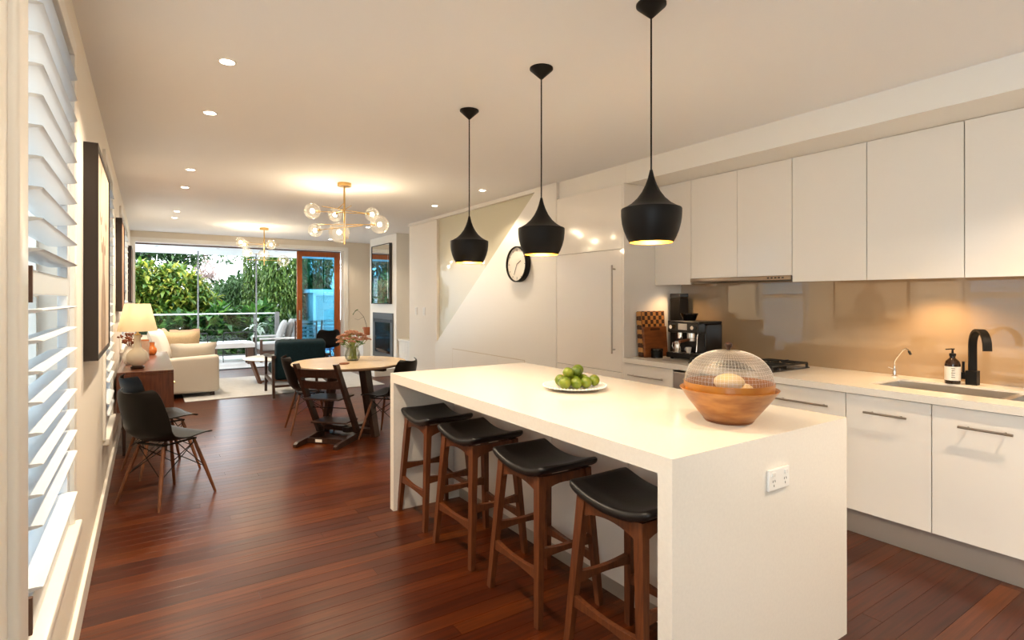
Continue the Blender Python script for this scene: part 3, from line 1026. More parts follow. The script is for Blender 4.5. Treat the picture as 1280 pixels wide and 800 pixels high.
MB().lathe([(0, 0), (0.016, 0), (0.018, 0.004), (0.026, 0.045), (0.0235, 0.045), (0.016, 0.008), (0, 0.007)], n=22).build('cup', 'ceramic_white', t, smooth=50)
MB().tube([(0, 0.024, 0.038), (0, 0.037, 0.036), (0, 0.037, 0.018), (0, 0.020, 0.014)], 0.003, 8).build('handle', 'ceramic_white', t, smooth=60)

# ------------------------------------------------------------------ integrated fridge tower
t = thing('fridge_tower', 'tall glossy cream integrated fridge unit beside the wall clock', 'fridge', (3.8, 3.93, 0.0))
o = t.location
MB(o).box(XF + 0.022, XR - 0.001, 3.500, 4.412, 0.10, 2.400).build('body', 'carcass', t)
MB(o).box(XF, XR - 0.001, 3.462, 3.484, 0.0, 2.404).build('side_panel', 'cabinet_gloss', t)
MB(o).box(XF, XF + 0.020, 3.487, 4.408, 1.832, 2.400, 0.0015).build('overhead_door', 'cabinet_gloss', t)
d = MB(o).box(XF, XF + 0.020, 3.487, 4.408, 0.745, 1.828, 0.0015).build('fridge_door', 'cabinet_gloss', t)
h_ = MB(o)
h_.cyl((XF - 0.040, 3.572, 0.905), (XF - 0.040, 3.572, 1.690), 0.008, n=12)
for z in (0.94, 1.655):
    h_.cyl((XF - 0.040, 3.572, z), (XF - 0.001, 3.572, z), 0.006, n=8)
h_.build('handle', 'handle_steel', d, smooth=40)
MB(o).box(XF, XF + 0.020, 3.487, 4.408, 0.10, 0.741, 0.0015).build('freezer_drawer', 'cabinet_gloss', t)
MB(o).box(XF + 0.05, XF + 0.07, 3.487, 4.408, 0.0, 0.098).build('plinth', 'kick_steel', t)
struct(MB().box(3.505, XR, 3.476, 4.414, 2.405, H).build('trim_7', 'trim_paint'))

# ------------------------------------------------------------------ wall clock and light switch
t = thing('wall_clock', 'round white wall clock with a deep black rim on the stair wall', 'clock', (XF - 0.001, 5.06, 1.775))
rim = MB()
prof = [(0.188, 0.0), (0.197, 0.0), (0.200, 0.010), (0.200, 0.060), (0.196, 0.068), (0.186, 0.068), (0.186, 0.050), (0.188, 0.0)]


def turned(prof, n=40):
    """lathe about the -x axis: height goes to -x"""
    m = MB().lathe(prof, n=n)
    m.v = [(-z, x, y) for (x, y, z) in m.v]
    return m


turned(prof).build('rim', 'black_matt', t, smooth=40)
turned([(0.0, 0.046), (0.186, 0.046), (0.186, 0.004), (0, 0.004)]).build('face', 'clock_face', t, smooth=30)
for k in range(12):
    an = R(30 * k)
    L_ = 0.030 if k % 3 == 0 else 0.018
    c, s_ = math.cos(an), math.sin(an)
    MB().bar((-0.0475, s_ * 0.172, c * 0.172), (-0.0475, s_ * (0.172 - L_), c * (0.172 - L_)), 0.005, 0.002, (1, 0, 0)).build('hour_mark', 'ink', t)
for (an, ln, w, nm) in ((R(-65), 0.085, 0.008, 'hour_hand'), (R(155), 0.130, 0.005, 'minute_hand')):
    MB().bar((-0.050, 0, 0), (-0.050, math.sin(an) * ln, math.cos(an) * ln), w, 0.002, (1, 0, 0)).build(nm, 'ink', t)

for (yy, lab) in ((7.95, 'white light switch plate nearer the room corner on the cream stair wall'), (7.66, 'white light switch plate nearer the gloss panel on the cream stair wall')):
    t = thing('light_switch', lab, 'switch', (3.489, yy, 1.20), group='switch plates on the stair wall')
    MB().box(-0.008, -0.0005, -0.040, 0.040, -0.058, 0.058, 0.003).build('plate', 'plastic_white', t)
    for k in (-1, 0, 1):
        MB().box(-0.013, -0.0085, -0.012, 0.012, k * 0.033 - 0.009, k * 0.033 + 0.009, 0.002).build('rocker', 'ceramic_white', t)

# ------------------------------------------------------------------ island
IX0, IX1, IY0, IY1 = 1.345, 2.425, 1.137, 3.490
t = thing('kitchen_island', 'long cream stone waterfall-end kitchen island', 'island', ((IX0 + IX1) / 2, (IY0 + IY1) / 2, 0))
o = t.location
th = 0.058
MB(o).box(IX0, IX1, IY0 + th, IY1 - th, 0.90 - th, 0.90).build('top_slab', 'stone', t)
for (a, b2) in ((IY0, IY0 + th), (IY1 - th, IY1)):
    MB(o).box(IX0, IX1, a, b2, 0.0, 0.90).build('end_panel', 'stone', t)
MB(o).box(1.80, 2.40, IY0 + th + 0.001, IY1 - th - 0.001, 0.10, 0.90 - th - 0.001).build('body', 'cabinet_gloss', t)
for k in range(4):
    w = (IY1 - IY0 - 2 * th - 0.004) / 4
    MB(o).box(1.785, 1.7995, IY0 + th + 0.002 + k * w + 0.0015, IY0 + th + 0.002 + (k + 1) * w - 0.0015, 0.10, 0.835, 0.001).build('back_panel', 'cabinet_gloss', t)
    MB(o).box(2.4005, 2.418, IY0 + th + 0.002 + k * w + 0.0015, IY0 + th + 0.002 + (k + 1) * w - 0.0015, 0.10, 0.835, 0.001).build('door', 'cabinet_gloss', t)
MB(o).box(1.83, 2.37, IY0 + th + 0.001, IY1 - th - 0.001, 0.0, 0.099).build('plinth', 'kick_steel', t)

t = thing('power_outlet', 'white double power outlet on the end panel of the island', 'outlet', (1.912, IY0 - 0.0005, 0.742))
MB().box(-0.066, 0.066, -0.010, 0.0, -0.038, 0.038, 0.003).build('plate', 'plastic_white', t)
for s in (-1, 1):
    MB().box(s * 0.040 - 0.010, s * 0.040 + 0.010, -0.014, -0.0105, 0.014, 0.028, 0.001).build('rocker', 'ceramic_white', t)
    for (dx, dz, an) in ((-0.007, -0.004, 20), (0.007, -0.004, -20), (0, -0.020, 0)):
        MB().bar((s * 0.036 + dx, -0.0108, dz - 0.004), (s * 0.036 + dx + 0.004 * math.sin(R(an)), -0.0108, dz + 0.004), 0.0018, 0.001, (0, 1, 0)).build('socket_slot', 'ink', t)


# ------------------------------------------------------------------ counter stools
def make_stool():
    t = thing('counter_stool', '', 'stool', (0, 0, 0), group='saddle seat stools along the island')

    # saddle seat: rounded section swept along y, ends curving up
    sec = []
    hw, hh = 0.165, 0.019
    for k in range(8):
        sec.append((hw - hh + hh * math.cos(-PI / 2 + PI * k / 7), hh * math.sin(-PI / 2 + PI * k / 7)))
    sec += [(hw * 0.5 - hw * 0.25 * k, hh - 0.005 * math.sin(PI * (k + 1) / 6)) for k in range(5)]
    for k in range(8):
        sec.append((-hw + hh + hh * math.cos(PI / 2 + PI * k / 7), hh * math.sin(PI / 2 + PI * k / 7)))
    ns, nv = len(sec), 28
    vs_, fs = [], []
    for j in range(nv + 1):
        q = -1 + 2 * j / nv
        e = max(0.0, 1 - abs(q) ** 14) ** 0.5
        for (x, z) in sec:
            vs_.append((x * (0.90 + 0.10 * e), q * 0.212, 0.622 + 0.045 * abs(q) ** 2.2 + z * (0.25 + 0.75 * e)))
    for j in range(nv):
        fs += [(j * ns + k, j * ns + (k + 1) % ns, (j + 1) * ns + (k + 1) % ns, (j + 1) * ns + k) for k in range(ns)]
    fs += [tuple(range(ns))[::-1], tuple(nv * ns + k for k in range(ns))]
    MB().add(vs_, fs).build('seat', 'stool_leather', t, smooth=60)
    lx, ly, tx, ty = 0.170, 0.200, 0.128, 0.150
    for sx in (-1, 1):
        for sy in (-1, 1):
            MB().bar((sx * lx, sy * ly, 0), (sx * tx, sy * ty, 0.622), 0.026, 0.030, (0, 1, 0), 0.034, 0.044).build('leg', 'stool_wood', t)

    def at(z):
        k = z / 0.60
        return lx + (tx - lx) * k, ly + (ty - ly) * k
    for sx in (-1, 1):      # arched aprons under the seat, along y
        x, yy = at(0.57)
        top = [(-yy + 2 * yy * i / 8, 0.598 + 0.045 * abs((-yy + 2 * yy * i / 8) / 0.212) ** 2.2) for i in range(9)]
        bot = [(yy - 2 * yy * i / 10, 0.535 + 0.045 * math.sin(PI * i / 10) ** 0.6) for i in range(11)]
        MB().prism([(p[0], p[1]) for p in top + bot], 'x', sx * x - 0.010, sx * x + 0.010).build('apron', 'stool_wood', t)
    for sy in (-1, 1):
        x, yy = at(0.57)
        bot = [(x - 2 * x * i / 10, 0.535 + 0.045 * math.sin(PI * i / 10) ** 0.6) for i in range(11)]
        MB().prism([(-x, 0.618), (x, 0.618)] + bot, 'y', sy * yy - 0.010, sy * yy + 0.010).build('apron', 'stool_wood', t)
    for (sx, z) in ((-1, 0.215), (1, 0.215)):
        x, yy = at(z)
        up_ = [(-yy + 2 * yy * i / 10, z + 0.022 - 0.016 * math.sin(PI * i / 10)) for i in range(11)]
        MB().prism(up_ + [(yy - 2 * yy * i / 10, z - 0.026 + 0.010 * math.sin(PI * i / 10)) for i in range(11)], 'x', sx * x - 0.011, sx * x + 0.011).build('stretcher', 'stool_wood', t)
    for sy in (-1, 1):
        z = 0.300
        x, yy = at(z)
        up_ = [(-x + 2 * x * i / 10, z + 0.022 - 0.012 * math.sin(PI * i / 10)) for i in range(11)]
        MB().prism(up_ + [(x - 2 * x * i / 10, z - 0.024 + 0.010 * math.sin(PI * i / 10)) for i in range(11)], 'y', sy * yy - 0.011, sy * yy + 0.011).build('stretcher', 'stool_wood', t)
    return t


SL = ['black leather saddle stool standing at the end of the island by the dining table',
      'black leather saddle stool second along the island from the dining table',
      'black leather saddle stool second along the island from the power outlet end',
      'black leather saddle stool tucked against the island end panel that holds the power outlet']
st = make_stool()
for k, y in enumerate((3.225, 2.675, 2.075, 1.49)):
    rz = (0, 1.5, -1, 0)[k]
    if k == 0:
        st.location = (1.553, y, 0); st['label'] = SL[0]
    else:
        dup(st, (1.553, y, 0), rz, SL[k])

# ------------------------------------------------------------------ plate of limes
t = thing('serving_plate', 'white beaded plate holding green limes on the island', 'plate', (1.945, 2.315, 0.9005))
MB().lathe([(0, 0), (0.085, 0), (0.090, 0.004), (0.150, 0.013), (0.172, 0.020), (0.172, 0.024), (0.150, 0.018), (0.088, 0.009), (0, 0.008)], n=48).build('dish', 'ceramic_white', t, smooth=50)
bd = MB()
for k in range(56):
    an = 2 * PI * k / 56
    bd.ball((0.171 * math.cos(an), 0.171 * math.sin(an), 0.0225), 0.0055, 6, 4)
bd.build('beaded_rim', 'ceramic_white', t, smooth=60, kind='stuff')
lime_me = None
pos = [(0.0, 0.0, 0), (0.069, 0.010, 0), (-0.066, 0.018, 0), (0.030, -0.062, 0), (-0.038, -0.060, 0), (0.028, 0.070, 0), (-0.040, 0.072, 0), (0.098, -0.050, 0), (-0.100, -0.040, 0),
       (0.018, 0.010, 1), (-0.045, 0.000, 1), (0.060, 0.045, 1)]
for k, (dx, dy, lv_) in enumerate(pos):
    r = random.uniform(0.0285, 0.0325)
    rr = math.hypot(dx, dy)
    z = 0.9005 + (0.0095 if rr < 0.085 else 0.0135) + 0.033 + lv_ * 0.050
    m = MB()
    m.lathe([(r * math.sin(PI * i / 12), -r * 1.10 * math.cos(PI * i / 12) + (0.004 if i == 12 else 0)) for i in range(13)], (0, 0, 0), 20)
    lm = thing('lime', ('darker green lime' if k in (2, 5, 9) else 'pale green lime') + (' lying on top of the heap on the beaded plate' if lv_ else ' in the bottom layer of the heap on the beaded plate'), 'lime', (1.945 + dx, 2.315 + dy, z), group='limes on the plate')
    f_ = m.build('fruit', 'lime_dark' if k in (2, 5, 9) else 'lime', lm, smooth=60)
    s_ = MB().cyl((0, 0, r * 1.08), (0, 0, r * 1.14), 0.004, 0.003, 8).build('stem_scar', 'flower_stem', lm)
    lm.rotation_euler = (random.uniform(0.6, 2.2), 0, random.uniform(0, 6.28))

# ------------------------------------------------------------------ bread bowl with mesh dome
BC = (1.962, 1.372)
t = thing('wooden_bowl', 'flared amber wooden bowl on the island end', 'bowl', (BC[0], BC[1], 0.9005))
MB().lathe([(0, 0), (0.080, 0), (0.092, 0.004), (0.125, 0.045), (0.160, 0.090), (0.182, 0.122), (0.190, 0.132), (0.186, 0.133), (0.172, 0.124), (0.120, 0.060), (0.080, 0.018), (0, 0.014)], n=56).build('bowl', 'bowl_wood', t, smooth=50)
MB().lathe([(0.090, 0.0), (0.094, 0.004), (0.0975, 0.008), (0.093, 0.0125)], n=56).build('foot_ring', 'board_wood', t, smooth=40)
t = thing('food_dome', 'wire mesh dome cover with a dark knob resting in the wooden bowl', 'food cover', (BC[0], BC[1], 0.9005 + 0.118))
MB().lathe([(0.165, 0.0), (0.171, 0.0), (0.173, 0.040), (0.168, 0.040), (0.165, 0.0)], n=56).build('wooden_band', 'amber_wood', t, smooth=40)
dome = [(0.169 * math.cos(a) ** 0.85, 0.040 + 0.128 * math.sin(a)) for a in [PI / 2 * i / 14 for i in range(15)]]
dome[-1] = (0.0, 0.168)
MB().lathe(dome, n=56).build('mesh_dome', 'mesh_dome', t, smooth=60)
wr = MB()
for k in range(72):          # fine vertical wires woven over the dome
    an = 2 * PI * k / 72
    wr.tube([(r * 1.002 * math.cos(an), r * 1.002 * math.sin(an), z + 0.0004) for (r, z) in dome[:-2]], 0.00022, 4, False)
for j in range(1, 13, 1):
    r, z = dome[j]
    wr.tube([(r * 1.002 * math.cos(2 * PI * k / 48), r * 1.002 * math.sin(2 * PI * k / 48), z) for k in range(49)], 0.0002, 4, False)
wr.build('wire_weave', 'plastic_white', t, kind='stuff')
MB().lathe([(0, 0.166), (0.008, 0.166), (0.007, 0.174), (0.014, 0.182), (0.015, 0.192), (0.008, 0.199), (0, 0.200)], n=20).build('knob', 'dark_walnut', t, smooth=50)
for (dx, dy, dz, sx, lab) in ((-0.03, -0.02, 0.062, 0.080, 'round pale bread roll lying lowest in the wooden bowl'), (-0.025, -0.02, 0.141, 0.060, 'small pale bread roll on top under the mesh dome'), (0.098, 0.01, 0.094, 0.052, 'pale bread roll against the bowl side beneath the dome')):
    q = MB((BC[0] + dx, BC[1] + dy, 0.9005 + dz)).lathe([(sx * math.sin(PI * i / 12), -sx * 0.55 * math.cos(PI * i / 12)) for i in range(13)], (BC[0] + dx, BC[1] + dy, 0.9005 + dz + 0.02), 24, 1.05, 0.95).build('bread_roll', 'bread', smooth=60)
    tag(q, lab, 'bread', 'bread rolls in the bowl')


# ------------------------------------------------------------------ pendants over the island
def make_pendant():
    t = thing('pendant_light', '', 'pendant light', (0, 0, H), group='black pendants over the island')
    MB().lathe([(0, -0.001), (0.060, -0.001), (0.060, -0.008), (0.006, -0.058), (0.0, -0.060)], n=32).build('canopy', 'black_matt', t, smooth=40)
    MB().cyl((0, 0, -0.055), (0, 0, -0.672), 0.0035, n=8).build('cord', 'black_matt', t, smooth=60)
    out = [(0.0055, 0.0), (0.009, -0.015), (0.014, -0.035), (0.023, -0.060), (0.037, -0.088), (0.056, -0.114), (0.080, -0.136), (0.104, -0.150), (0.118, -0.156), (0.120, -0.160),
           (0.1195, -0.185), (0.116, -0.215), (0.108, -0.245), (0.097, -0.272), (0.086, -0.292)]
    z0 = -0.668
    sh = MB().lathe([(r, z0 + z) for r, z in out], n=44).build('shade', 'black_matt', t, smooth=35)
    inn = [(max(0.003, r - 0.0035), z0 + z - 0.0015) for r, z in out[3:-1]] + [(0.0838, z0 - 0.292), (0.086, z0 - 0.2921)]
    MB().lathe(inn, n=44).build('gold_lining', 'gold_inner', sh, smooth=35)
    MB().ball((0, 0, z0 - 0.215), 0.030, 16, 10).build('bulb', 'pendant_bulb', t, smooth=60)
    MB().cyl((0, 0, z0 - 0.10), (0, 0, z0 - 0.187), 0.016, n=14).build('lamp_holder', 'black_matt', t, smooth=40)
    lamp('pendant_glow', 'POINT', (0, 0, z0 - 0.252), PEND_W, (1.0, 0.82, 0.56), t, 0.025)
    return t


pd = make_pendant()
pd.location = (1.69, 1.535, H)
pd['label'] = 'black beat-shaped pendant with gold lining above the wooden bowl'
dup(pd, (1.69, 2.275, H), None, 'black beat-shaped pendant with gold lining, middle of the three over the island')
dup(pd, (1.69, 3.035, H), None, 'black beat-shaped pendant with gold lining at the dining end of the island')


# ------------------------------------------------------------------ pictures on the left wall
def picture(label, y0, y1, z0, z1, depth, m, fw=0.022):
    t = thing('framed_picture', label, 'picture', (XL + 0.001, (y0 + y1) / 2, (z0 + z1) / 2), group='dark framed pictures on the left wall')
    a, b2, c, d = y0 - t.location.y, y1 - t.location.y, z0 - t.location.z, z1 - t.location.z
    for (p, q, r, s) in ((a, b2, d - fw, d), (a, b2, c, c + fw), (a, a + fw, c + fw, d - fw), (b2 - fw, b2, c + fw, d - fw)):
        MB().box(0.0, depth, p, q, r, s).build('frame_rail', 'frame_black', t)
    MB().box(0.002, depth - 0.006, a + fw + 0.0005, b2 - fw - 0.0005, c + fw + 0.0005, d - fw - 0.0005).build('print', m, t)


picture('large dark-framed canvas of a stag on the left wall', 3.25, 4.23, 1.10, 2.13, 0.056, 'deer_print')
picture('dark-framed picture on the wall above the table lamp', 6.40, 7.12, 1.27, 2.16, 0.050, 'canvas_art')
picture('dark-framed picture on the wall by the garden opening', 10.20, 10.90, 1.33, 2.20, 0.050, 'canvas_art')


# ------------------------------------------------------------------ moulded shell chairs with dowel legs (front = +x)
def make_shell_chair():
    t = thing('shell_chair', '', 'chair', (0, 0, 0), group='dark moulded shell chairs')
    prof = [(0.242, 0.424, 0.120), (0.238, 0.430, 0.160), (0.222, 0.437, 0.195), (0.180, 0.442, 0.222), (0.110, 0.436, 0.232), (0.030, 0.426, 0.234), (-0.060, 0.424, 0.233), (-0.125, 0.440, 0.232), (-0.168, 0.480, 0.230),
            (-0.192, 0.540, 0.228), (-0.210, 0.600, 0.225), (-0.226, 0.655, 0.220), (-0.240, 0.705, 0.212), (-0.250, 0.745, 0.196), (-0.254, 0.766, 0.172), (-0.256, 0.776, 0.135)]
    nrm = []
    for i in range(len(prof)):
        a, c = prof[max(0, i - 1)], prof[min(len(prof) - 1, i + 1)]
        d = Vector((c[0] - a[0], c[1] - a[1])).normalized()
        nrm.append((d.y, -d.x))          # points up / forward
    n = len(prof) - 1

    def fn(u, v):
        k = v * n
        i = min(int(k), n - 1)
        f = k - i
        x = prof[i][0] * (1 - f) + prof[i + 1][0] * f
        z = prof[i][1] * (1 - f) + prof[i + 1][1] * f
        w = prof[i][2] * (1 - f) + prof[i + 1][2] * f
        nx = nrm[i][0] * (1 - f) + nrm[i + 1][0] * f
        nz = nrm[i][1] * (1 - f) + nrm[i + 1][1] * f
        s = u * 2 - 1
        lift = (0.026 + 0.044 * max(0.0, min(1.0, (v - 0.35) / 0.25))) * abs(s) ** 2.4 * min(1, v * 3.5) ** 1.3
        return Vector((x + nx * lift, s * w, z - abs(nz) * 0 + (nz if nz > 0 else 0) * lift))
    MB().sheet(fn, 14, 26, 0.007).build('shell', 'shell_brown', t, smooth=70)
    for sx, sy in ((1, 1), (1, -1), (-1, 1), (-1, -1)):
        MB().tube([(0.02 + sx * 0.115, sy * 0.115, 0.395), (0.02 + sx * 0.165, sy * 0.160, 0.20), (0.02 + sx * 0.215, sy * 0.205, 0.0)], [0.011, 0.0135, 0.0085], 12).build('leg', 'leg_wood', t, smooth=50)
    wr = MB()
    for s in (1, -1):
        for (a, c) in (((s * 0.12, -0.12), (s * 0.17, 0.165)), ((s * 0.12, 0.12), (s * 0.17, -0.165)), ((-0.12, s * 0.12), (0.17, s * 0.165)), ((0.12, s * 0.12), (-0.17, s * 0.165))):
            wr.cyl((0.02 + a[0], a[1], 0.385), (0.02 + c[0], c[1], 0.19), 0.0035, n=6)
    for s in (1, -1):
        wr.bar((0.02 + s * 0.115, -0.13, 0.402), (0.02 + s * 0.115, 0.13, 0.402), 0.016, 0.010)
        wr.bar((-0.11, s * 0.115, 0.402), (0.15, s * 0.115, 0.402), 0.016, 0.010)
    wr.build('wire_bracing', 'wire', t)
    return t


ch = make_shell_chair()
ch.location = (0.10, 4.53, 0)
ch.rotation_euler = (0, 0, R(36))
ch['label'] = 'dark brown shell chair by the left wall, the one standing clear of the console'
dup(ch, (0.075, 5.31, 0), 18, 'dark brown shell chair by the left wall, right beside the console end')
dup(ch, (1.42, 6.08, 0), -4, 'dark brown shell chair at the dining table on the sofa side')
dup(ch, (2.045, 5.30, 0), 128, 'dark brown shell chair at the dining table on the kitchen side')
dup(ch, (2.93, 11.05, 0), 92, 'dark brown shell chair in front of the sliding timber door')

# ------------------------------------------------------------------ dining table
TC = (1.745, 5.66)
t = thing('dining_table', 'round pale-topped dining table on dark plank legs', 'table', (TC[0], TC[1], 0))
MB().lathe([(0, 0.705), (0.52, 0.705), (0.560, 0.722), (0.570, 0.732), (0.570, 0.738), (0.566, 0.742), (0, 0.742)], n=64).build('table_top', 'table_top', t, smooth=40)
for an in (-58, 32, 122):
    c, s_ = math.cos(R(an)), math.sin(R(an))
    MB().bar((c * 0.33, s_ * 0.33, 0.0), (c * 0.20, s_ * 0.20, 0.70), 0.075, 0.045, (c, s_, 0), 0.095, 0.050).build('leg', 'dark_walnut', t)
    MB().bar((c * 0.305, s_ * 0.305, 0.052), (c * 0.02, s_ * 0.02, 0.052), 0.070, 0.050).build('foot_beam', 'dark_walnut', t)
    MB().bar((c * 0.44, s_ * 0.44, 0.685), (c * 0.02, s_ * 0.02, 0.685), 0.060, 0.036).build('top_beam', 'dark_walnut', t)
MB().lathe([(0, 0.027), (0.075, 0.027), (0.075, 0.077), (0, 0.077)], n=20).build('hub', 'dark_walnut', t, smooth=40)
q = MB((1.63, 5.47, 0.7425)).lathe([(0, 0), (0.045, 0), (0.050, 0.006), (0.050, 0.012), (0.044, 0.010), (0, 0.008)], (1.63, 5.47, 0.7425), 24).build('wooden_coaster', 'board_wood', smooth=40)
tag(q, 'small round wooden dish on the dining table beside the vase', 'dish')

# vase of flowers
VC = (1.80, 5.75)
t = thing('glass_vase', 'clear glass vase with water and stems on the dining table', 'vase', (VC[0], VC[1], 0.7428))
MB().lathe([(0, 0.002), (0.055, 0.002), (0.072, 0.020), (0.080, 0.055), (0.070, 0.095), (0.058, 0.120), (0.066, 0.150)], n=36).build('body', 'vase_glass', t, smooth=60)
MB().lathe([(0, 0.0), (0.054, 0.0), (0.056, 0.0018), (0, 0.0018)], n=36).build('base', 'vase_glass', t)
t = thing('flower_bunch', 'domed bunch of dusty pink flower heads standing in the glass vase', 'flowers', (VC[0], VC[1], 0.7428 + 0.004))
rnd = random.Random(3)
heads = []
for k in range(30):
    an = k * 2.39996
    rr = 0.165 * math.sqrt((k + 0.5) / 30)
    heads.append((rr * math.cos(an), rr * math.sin(an), 0.305 - 0.11 * (rr / 0.165) ** 2 + rnd.uniform(-0.012, 0.012)))
for (x, yy, z) in heads:
    sx, sy = rnd.uniform(-0.035, 0.035), rnd.uniform(-0.035, 0.035)
    MB().tube([(sx, sy, 0.010), (sx * 0.5 + x * 0.15, sy * 0.5 + yy * 0.15, 0.13), (x * 0.7, yy * 0.7, z - 0.05), (x, yy, z)], 0.0032, 6).build('stem', 'flower_stem', t, smooth=60)
    hb = MB()
    for j in range(34):
        a2, r2 = rnd.uniform(0, 6.28), 0.036 * math.sqrt(rnd.random())
        hb.ball((x + r2 * math.cos(a2), yy + r2 * math.sin(a2), z + 0.008 - 7 * r2 * r2 + rnd.uniform(-0.004, 0.004)), rnd.uniform(0.0055, 0.0085), 6, 4)
    hb.build('flower_head', 'flower_pink', t, smooth=60)
for k in range(12):
    an = rnd.uniform(0, 6.28)
    r0, z0 = rnd.uniform(0.04, 0.07), rnd.uniform(0.15, 0.20)
    c, s_ = math.cos(an), math.sin(an)
    MB().add([(c * r0, s_ * r0, z0), (c * (r0 + 0.03) - s_ * 0.016, s_ * (r0 + 0.03) + c * 0.016, z0 + 0.018), (c * (r0 + 0.075), s_ * (r0 + 0.075), z0 + 0.010), (c * (r0 + 0.03) + s_ * 0.016, s_ * (r0 + 0.03) - c * 0.016, z0 + 0.018)], [(0, 1, 2, 3)]).build('leaf', 'leaf_tropic', t)

# ------------------------------------------------------------------ stepped wooden high chair (front = +x)
t = thing('high_chair', 'dark wooden adjustable high chair pushed up to the dining table', 'high chair', (1.465, 5.425, 0), 45)
for s in (-1, 1):
    y = s * 0.205
    MB().prism([(0.150, 0.064), (0.235, 0.052), (-0.195, 0.785), (-0.260, 0.785)], 'y', y - 0.016, y + 0.016).build('side_board', 'dark_walnut', t)
    MB().prism([(-0.245, 0.0), (0.245, 0.0), (0.245, 0.05), (0.140, 0.062), (-0.215, 0.045), (-0.245, 0.030)], 'y', y - 0.018, y + 0.018).build('runner', 'dark_walnut', t)
    MB().box(0.20, 0.22, y - 0.010, y + 0.010, 0.0505, 0.056).build('bolt', 'steel', t)
fx = lambda z: 0.1925 + (z - 0.045) * (-0.42 / 0.74)
MB().box(fx(0.44) - 0.11, fx(0.44) + 0.19, -0.187, 0.187, 0.430, 0.446, 0.004).build('seat', 'dark_walnut', t)
MB().box(fx(0.19) - 0.12, fx(0.19) + 0.13, -0.187, 0.187, 0.180, 0.196, 0.004).build('foot_plate', 'dark_walnut', t)
MB().box(-0.07, -0.05, -0.187, 0.187, 0.006, 0.052).build('cross_bar', 'dark_walnut', t)
MB().box(-0.0715, -0.0702, 0.03, 0.10, 0.015, 0.043).build('sticker', 'paper_label', t)
for z in (0.12, 0.33):
    MB().cyl((fx(z), -0.187, z), (fx(z), 0.187, z), 0.005, n=8).build('metal_rod', 'wire', t, smooth=60)
for (z0, z1) in ((0.545, 0.620), (0.660, 0.740)):
    zc = (z0 + z1) / 2

    def bk(u, v, z0=z0, z1=z1, zc=zc):
        s = u * 2 - 1
        return Vector((fx(zc) - 0.010 - 0.045 * (1 - s * s) - (v - 0.5) * 0.035, s * 0.188, z0 + (z1 - z0) * v))
    MB().sheet(bk, 14, 2, 0.014).build('back_slat', 'dark_walnut', t, smooth=50)

# ------------------------------------------------------------------ walnut console with lamp and vases
t = thing('console_cabinet', 'walnut console cabinet against the left wall', 'console', (-0.01, 6.87, 0))
o = t.location
x0, x1, y0, y1 = -0.222, 0.200, 5.85, 7.90
MB(o).box(x0, x1, y0, y1, 0.725, 0.750, 0.002).build('top', 'walnut', t)
MB(o).box(x0, x1, y0, y0 + 0.022, 0.40, 0.7245).build('side_panel', 'walnut', t)
MB(o).box(x0, x1, y1 - 0.022, y1, 0.40, 0.7245).build('side_panel', 'walnut', t)
MB(o).box(x0, x1, y0 + 0.0225, y1 - 0.0225, 0.40, 0.422).build('bottom', 'walnut', t)
MB(o).box(x0, x0 + 0.01, y0 + 0.0225, y1 - 0.0225, 0.4225, 0.7245).build('back_panel', 'walnut', t)
for k in range(4):
    w = (y1 - y0 - 0.045) / 4
    d = MB(o).box(x1 - 0.020, x1 - 0.002, y0 + 0.0225 + k * w + 0.002, y0 + 0.0225 + (k + 1) * w - 0.002, 0.424, 0.723, 0.001).build('drawer_front', 'walnut', t)
    MB(o).cyl((x1 - 0.002, y0 + 0.0225 + (k + 0.5) * w, 0.60), (x1 + 0.016, y0 + 0.0225 + (k + 0.5) * w, 0.60), 0.010, n=12).build('knob', 'brass', d)
for xx in (x0 + 0.05, x1 - 0.06):
    for yy in (y0 + 0.12, y1 - 0.12):
        MB(o).cyl((xx, yy, 0.0), (xx, yy, 0.3995), 0.012, 0.020, 14).build('leg', 'dark_walnut', t, smooth=50)

t = thing('table_lamp', 'cream gourd-based table lamp with a tapered linen shade on the console', 'lamp', (-0.075, 6.13, 0.7505))
MB().lathe([(0, 0), (0.050, 0), (0.055, 0.006), (0.055, 0.018), (0.040, 0.026), (0, 0.026)], n=32).build('plinth', 'dark_walnut', t, smooth=40)
MB().lathe([(0.040, 0.0265), (0.062, 0.045), (0.082, 0.075), (0.088, 0.105), (0.082, 0.135), (0.062, 0.162), (0.040, 0.180), (0.030, 0.200), (0.027, 0.240), (0.027, 0.300), (0.030, 0.305), (0, 0.306)], n=36).build('gourd_base', 'ceramic_cream', t, smooth=60)
MB().lathe([(0, 0.3065), (0.026, 0.3065), (0.026, 0.316), (0.010, 0.322), (0.009, 0.40), (0, 0.40)], n=20).build('lamp_holder', 'brass', t, smooth=40)
MB().lathe([(0.157, 0.345), (0.100, 0.595)], n=48).build('shade', 'shade_linen', t, smooth=60, fix=False)
sp_ = MB()
for k in range(3):
    an = 2 * PI * k / 3
    sp_.cyl((0, 0, 0.40), (0.104 * math.cos(an), 0.104 * math.sin(an), 0.575), 0.002, n=6)
sp_.build('shade_carrier', 'brass', t)
MB().ball((0, 0, 0.445), 0.030, 14, 10).build('bulb', 'ceramic_white', t, smooth=60)
lamp('lamp_glow', 'POINT', (0, 0, 0.50), 0.2, (1.0, 0.82, 0.58), t, 0.035)

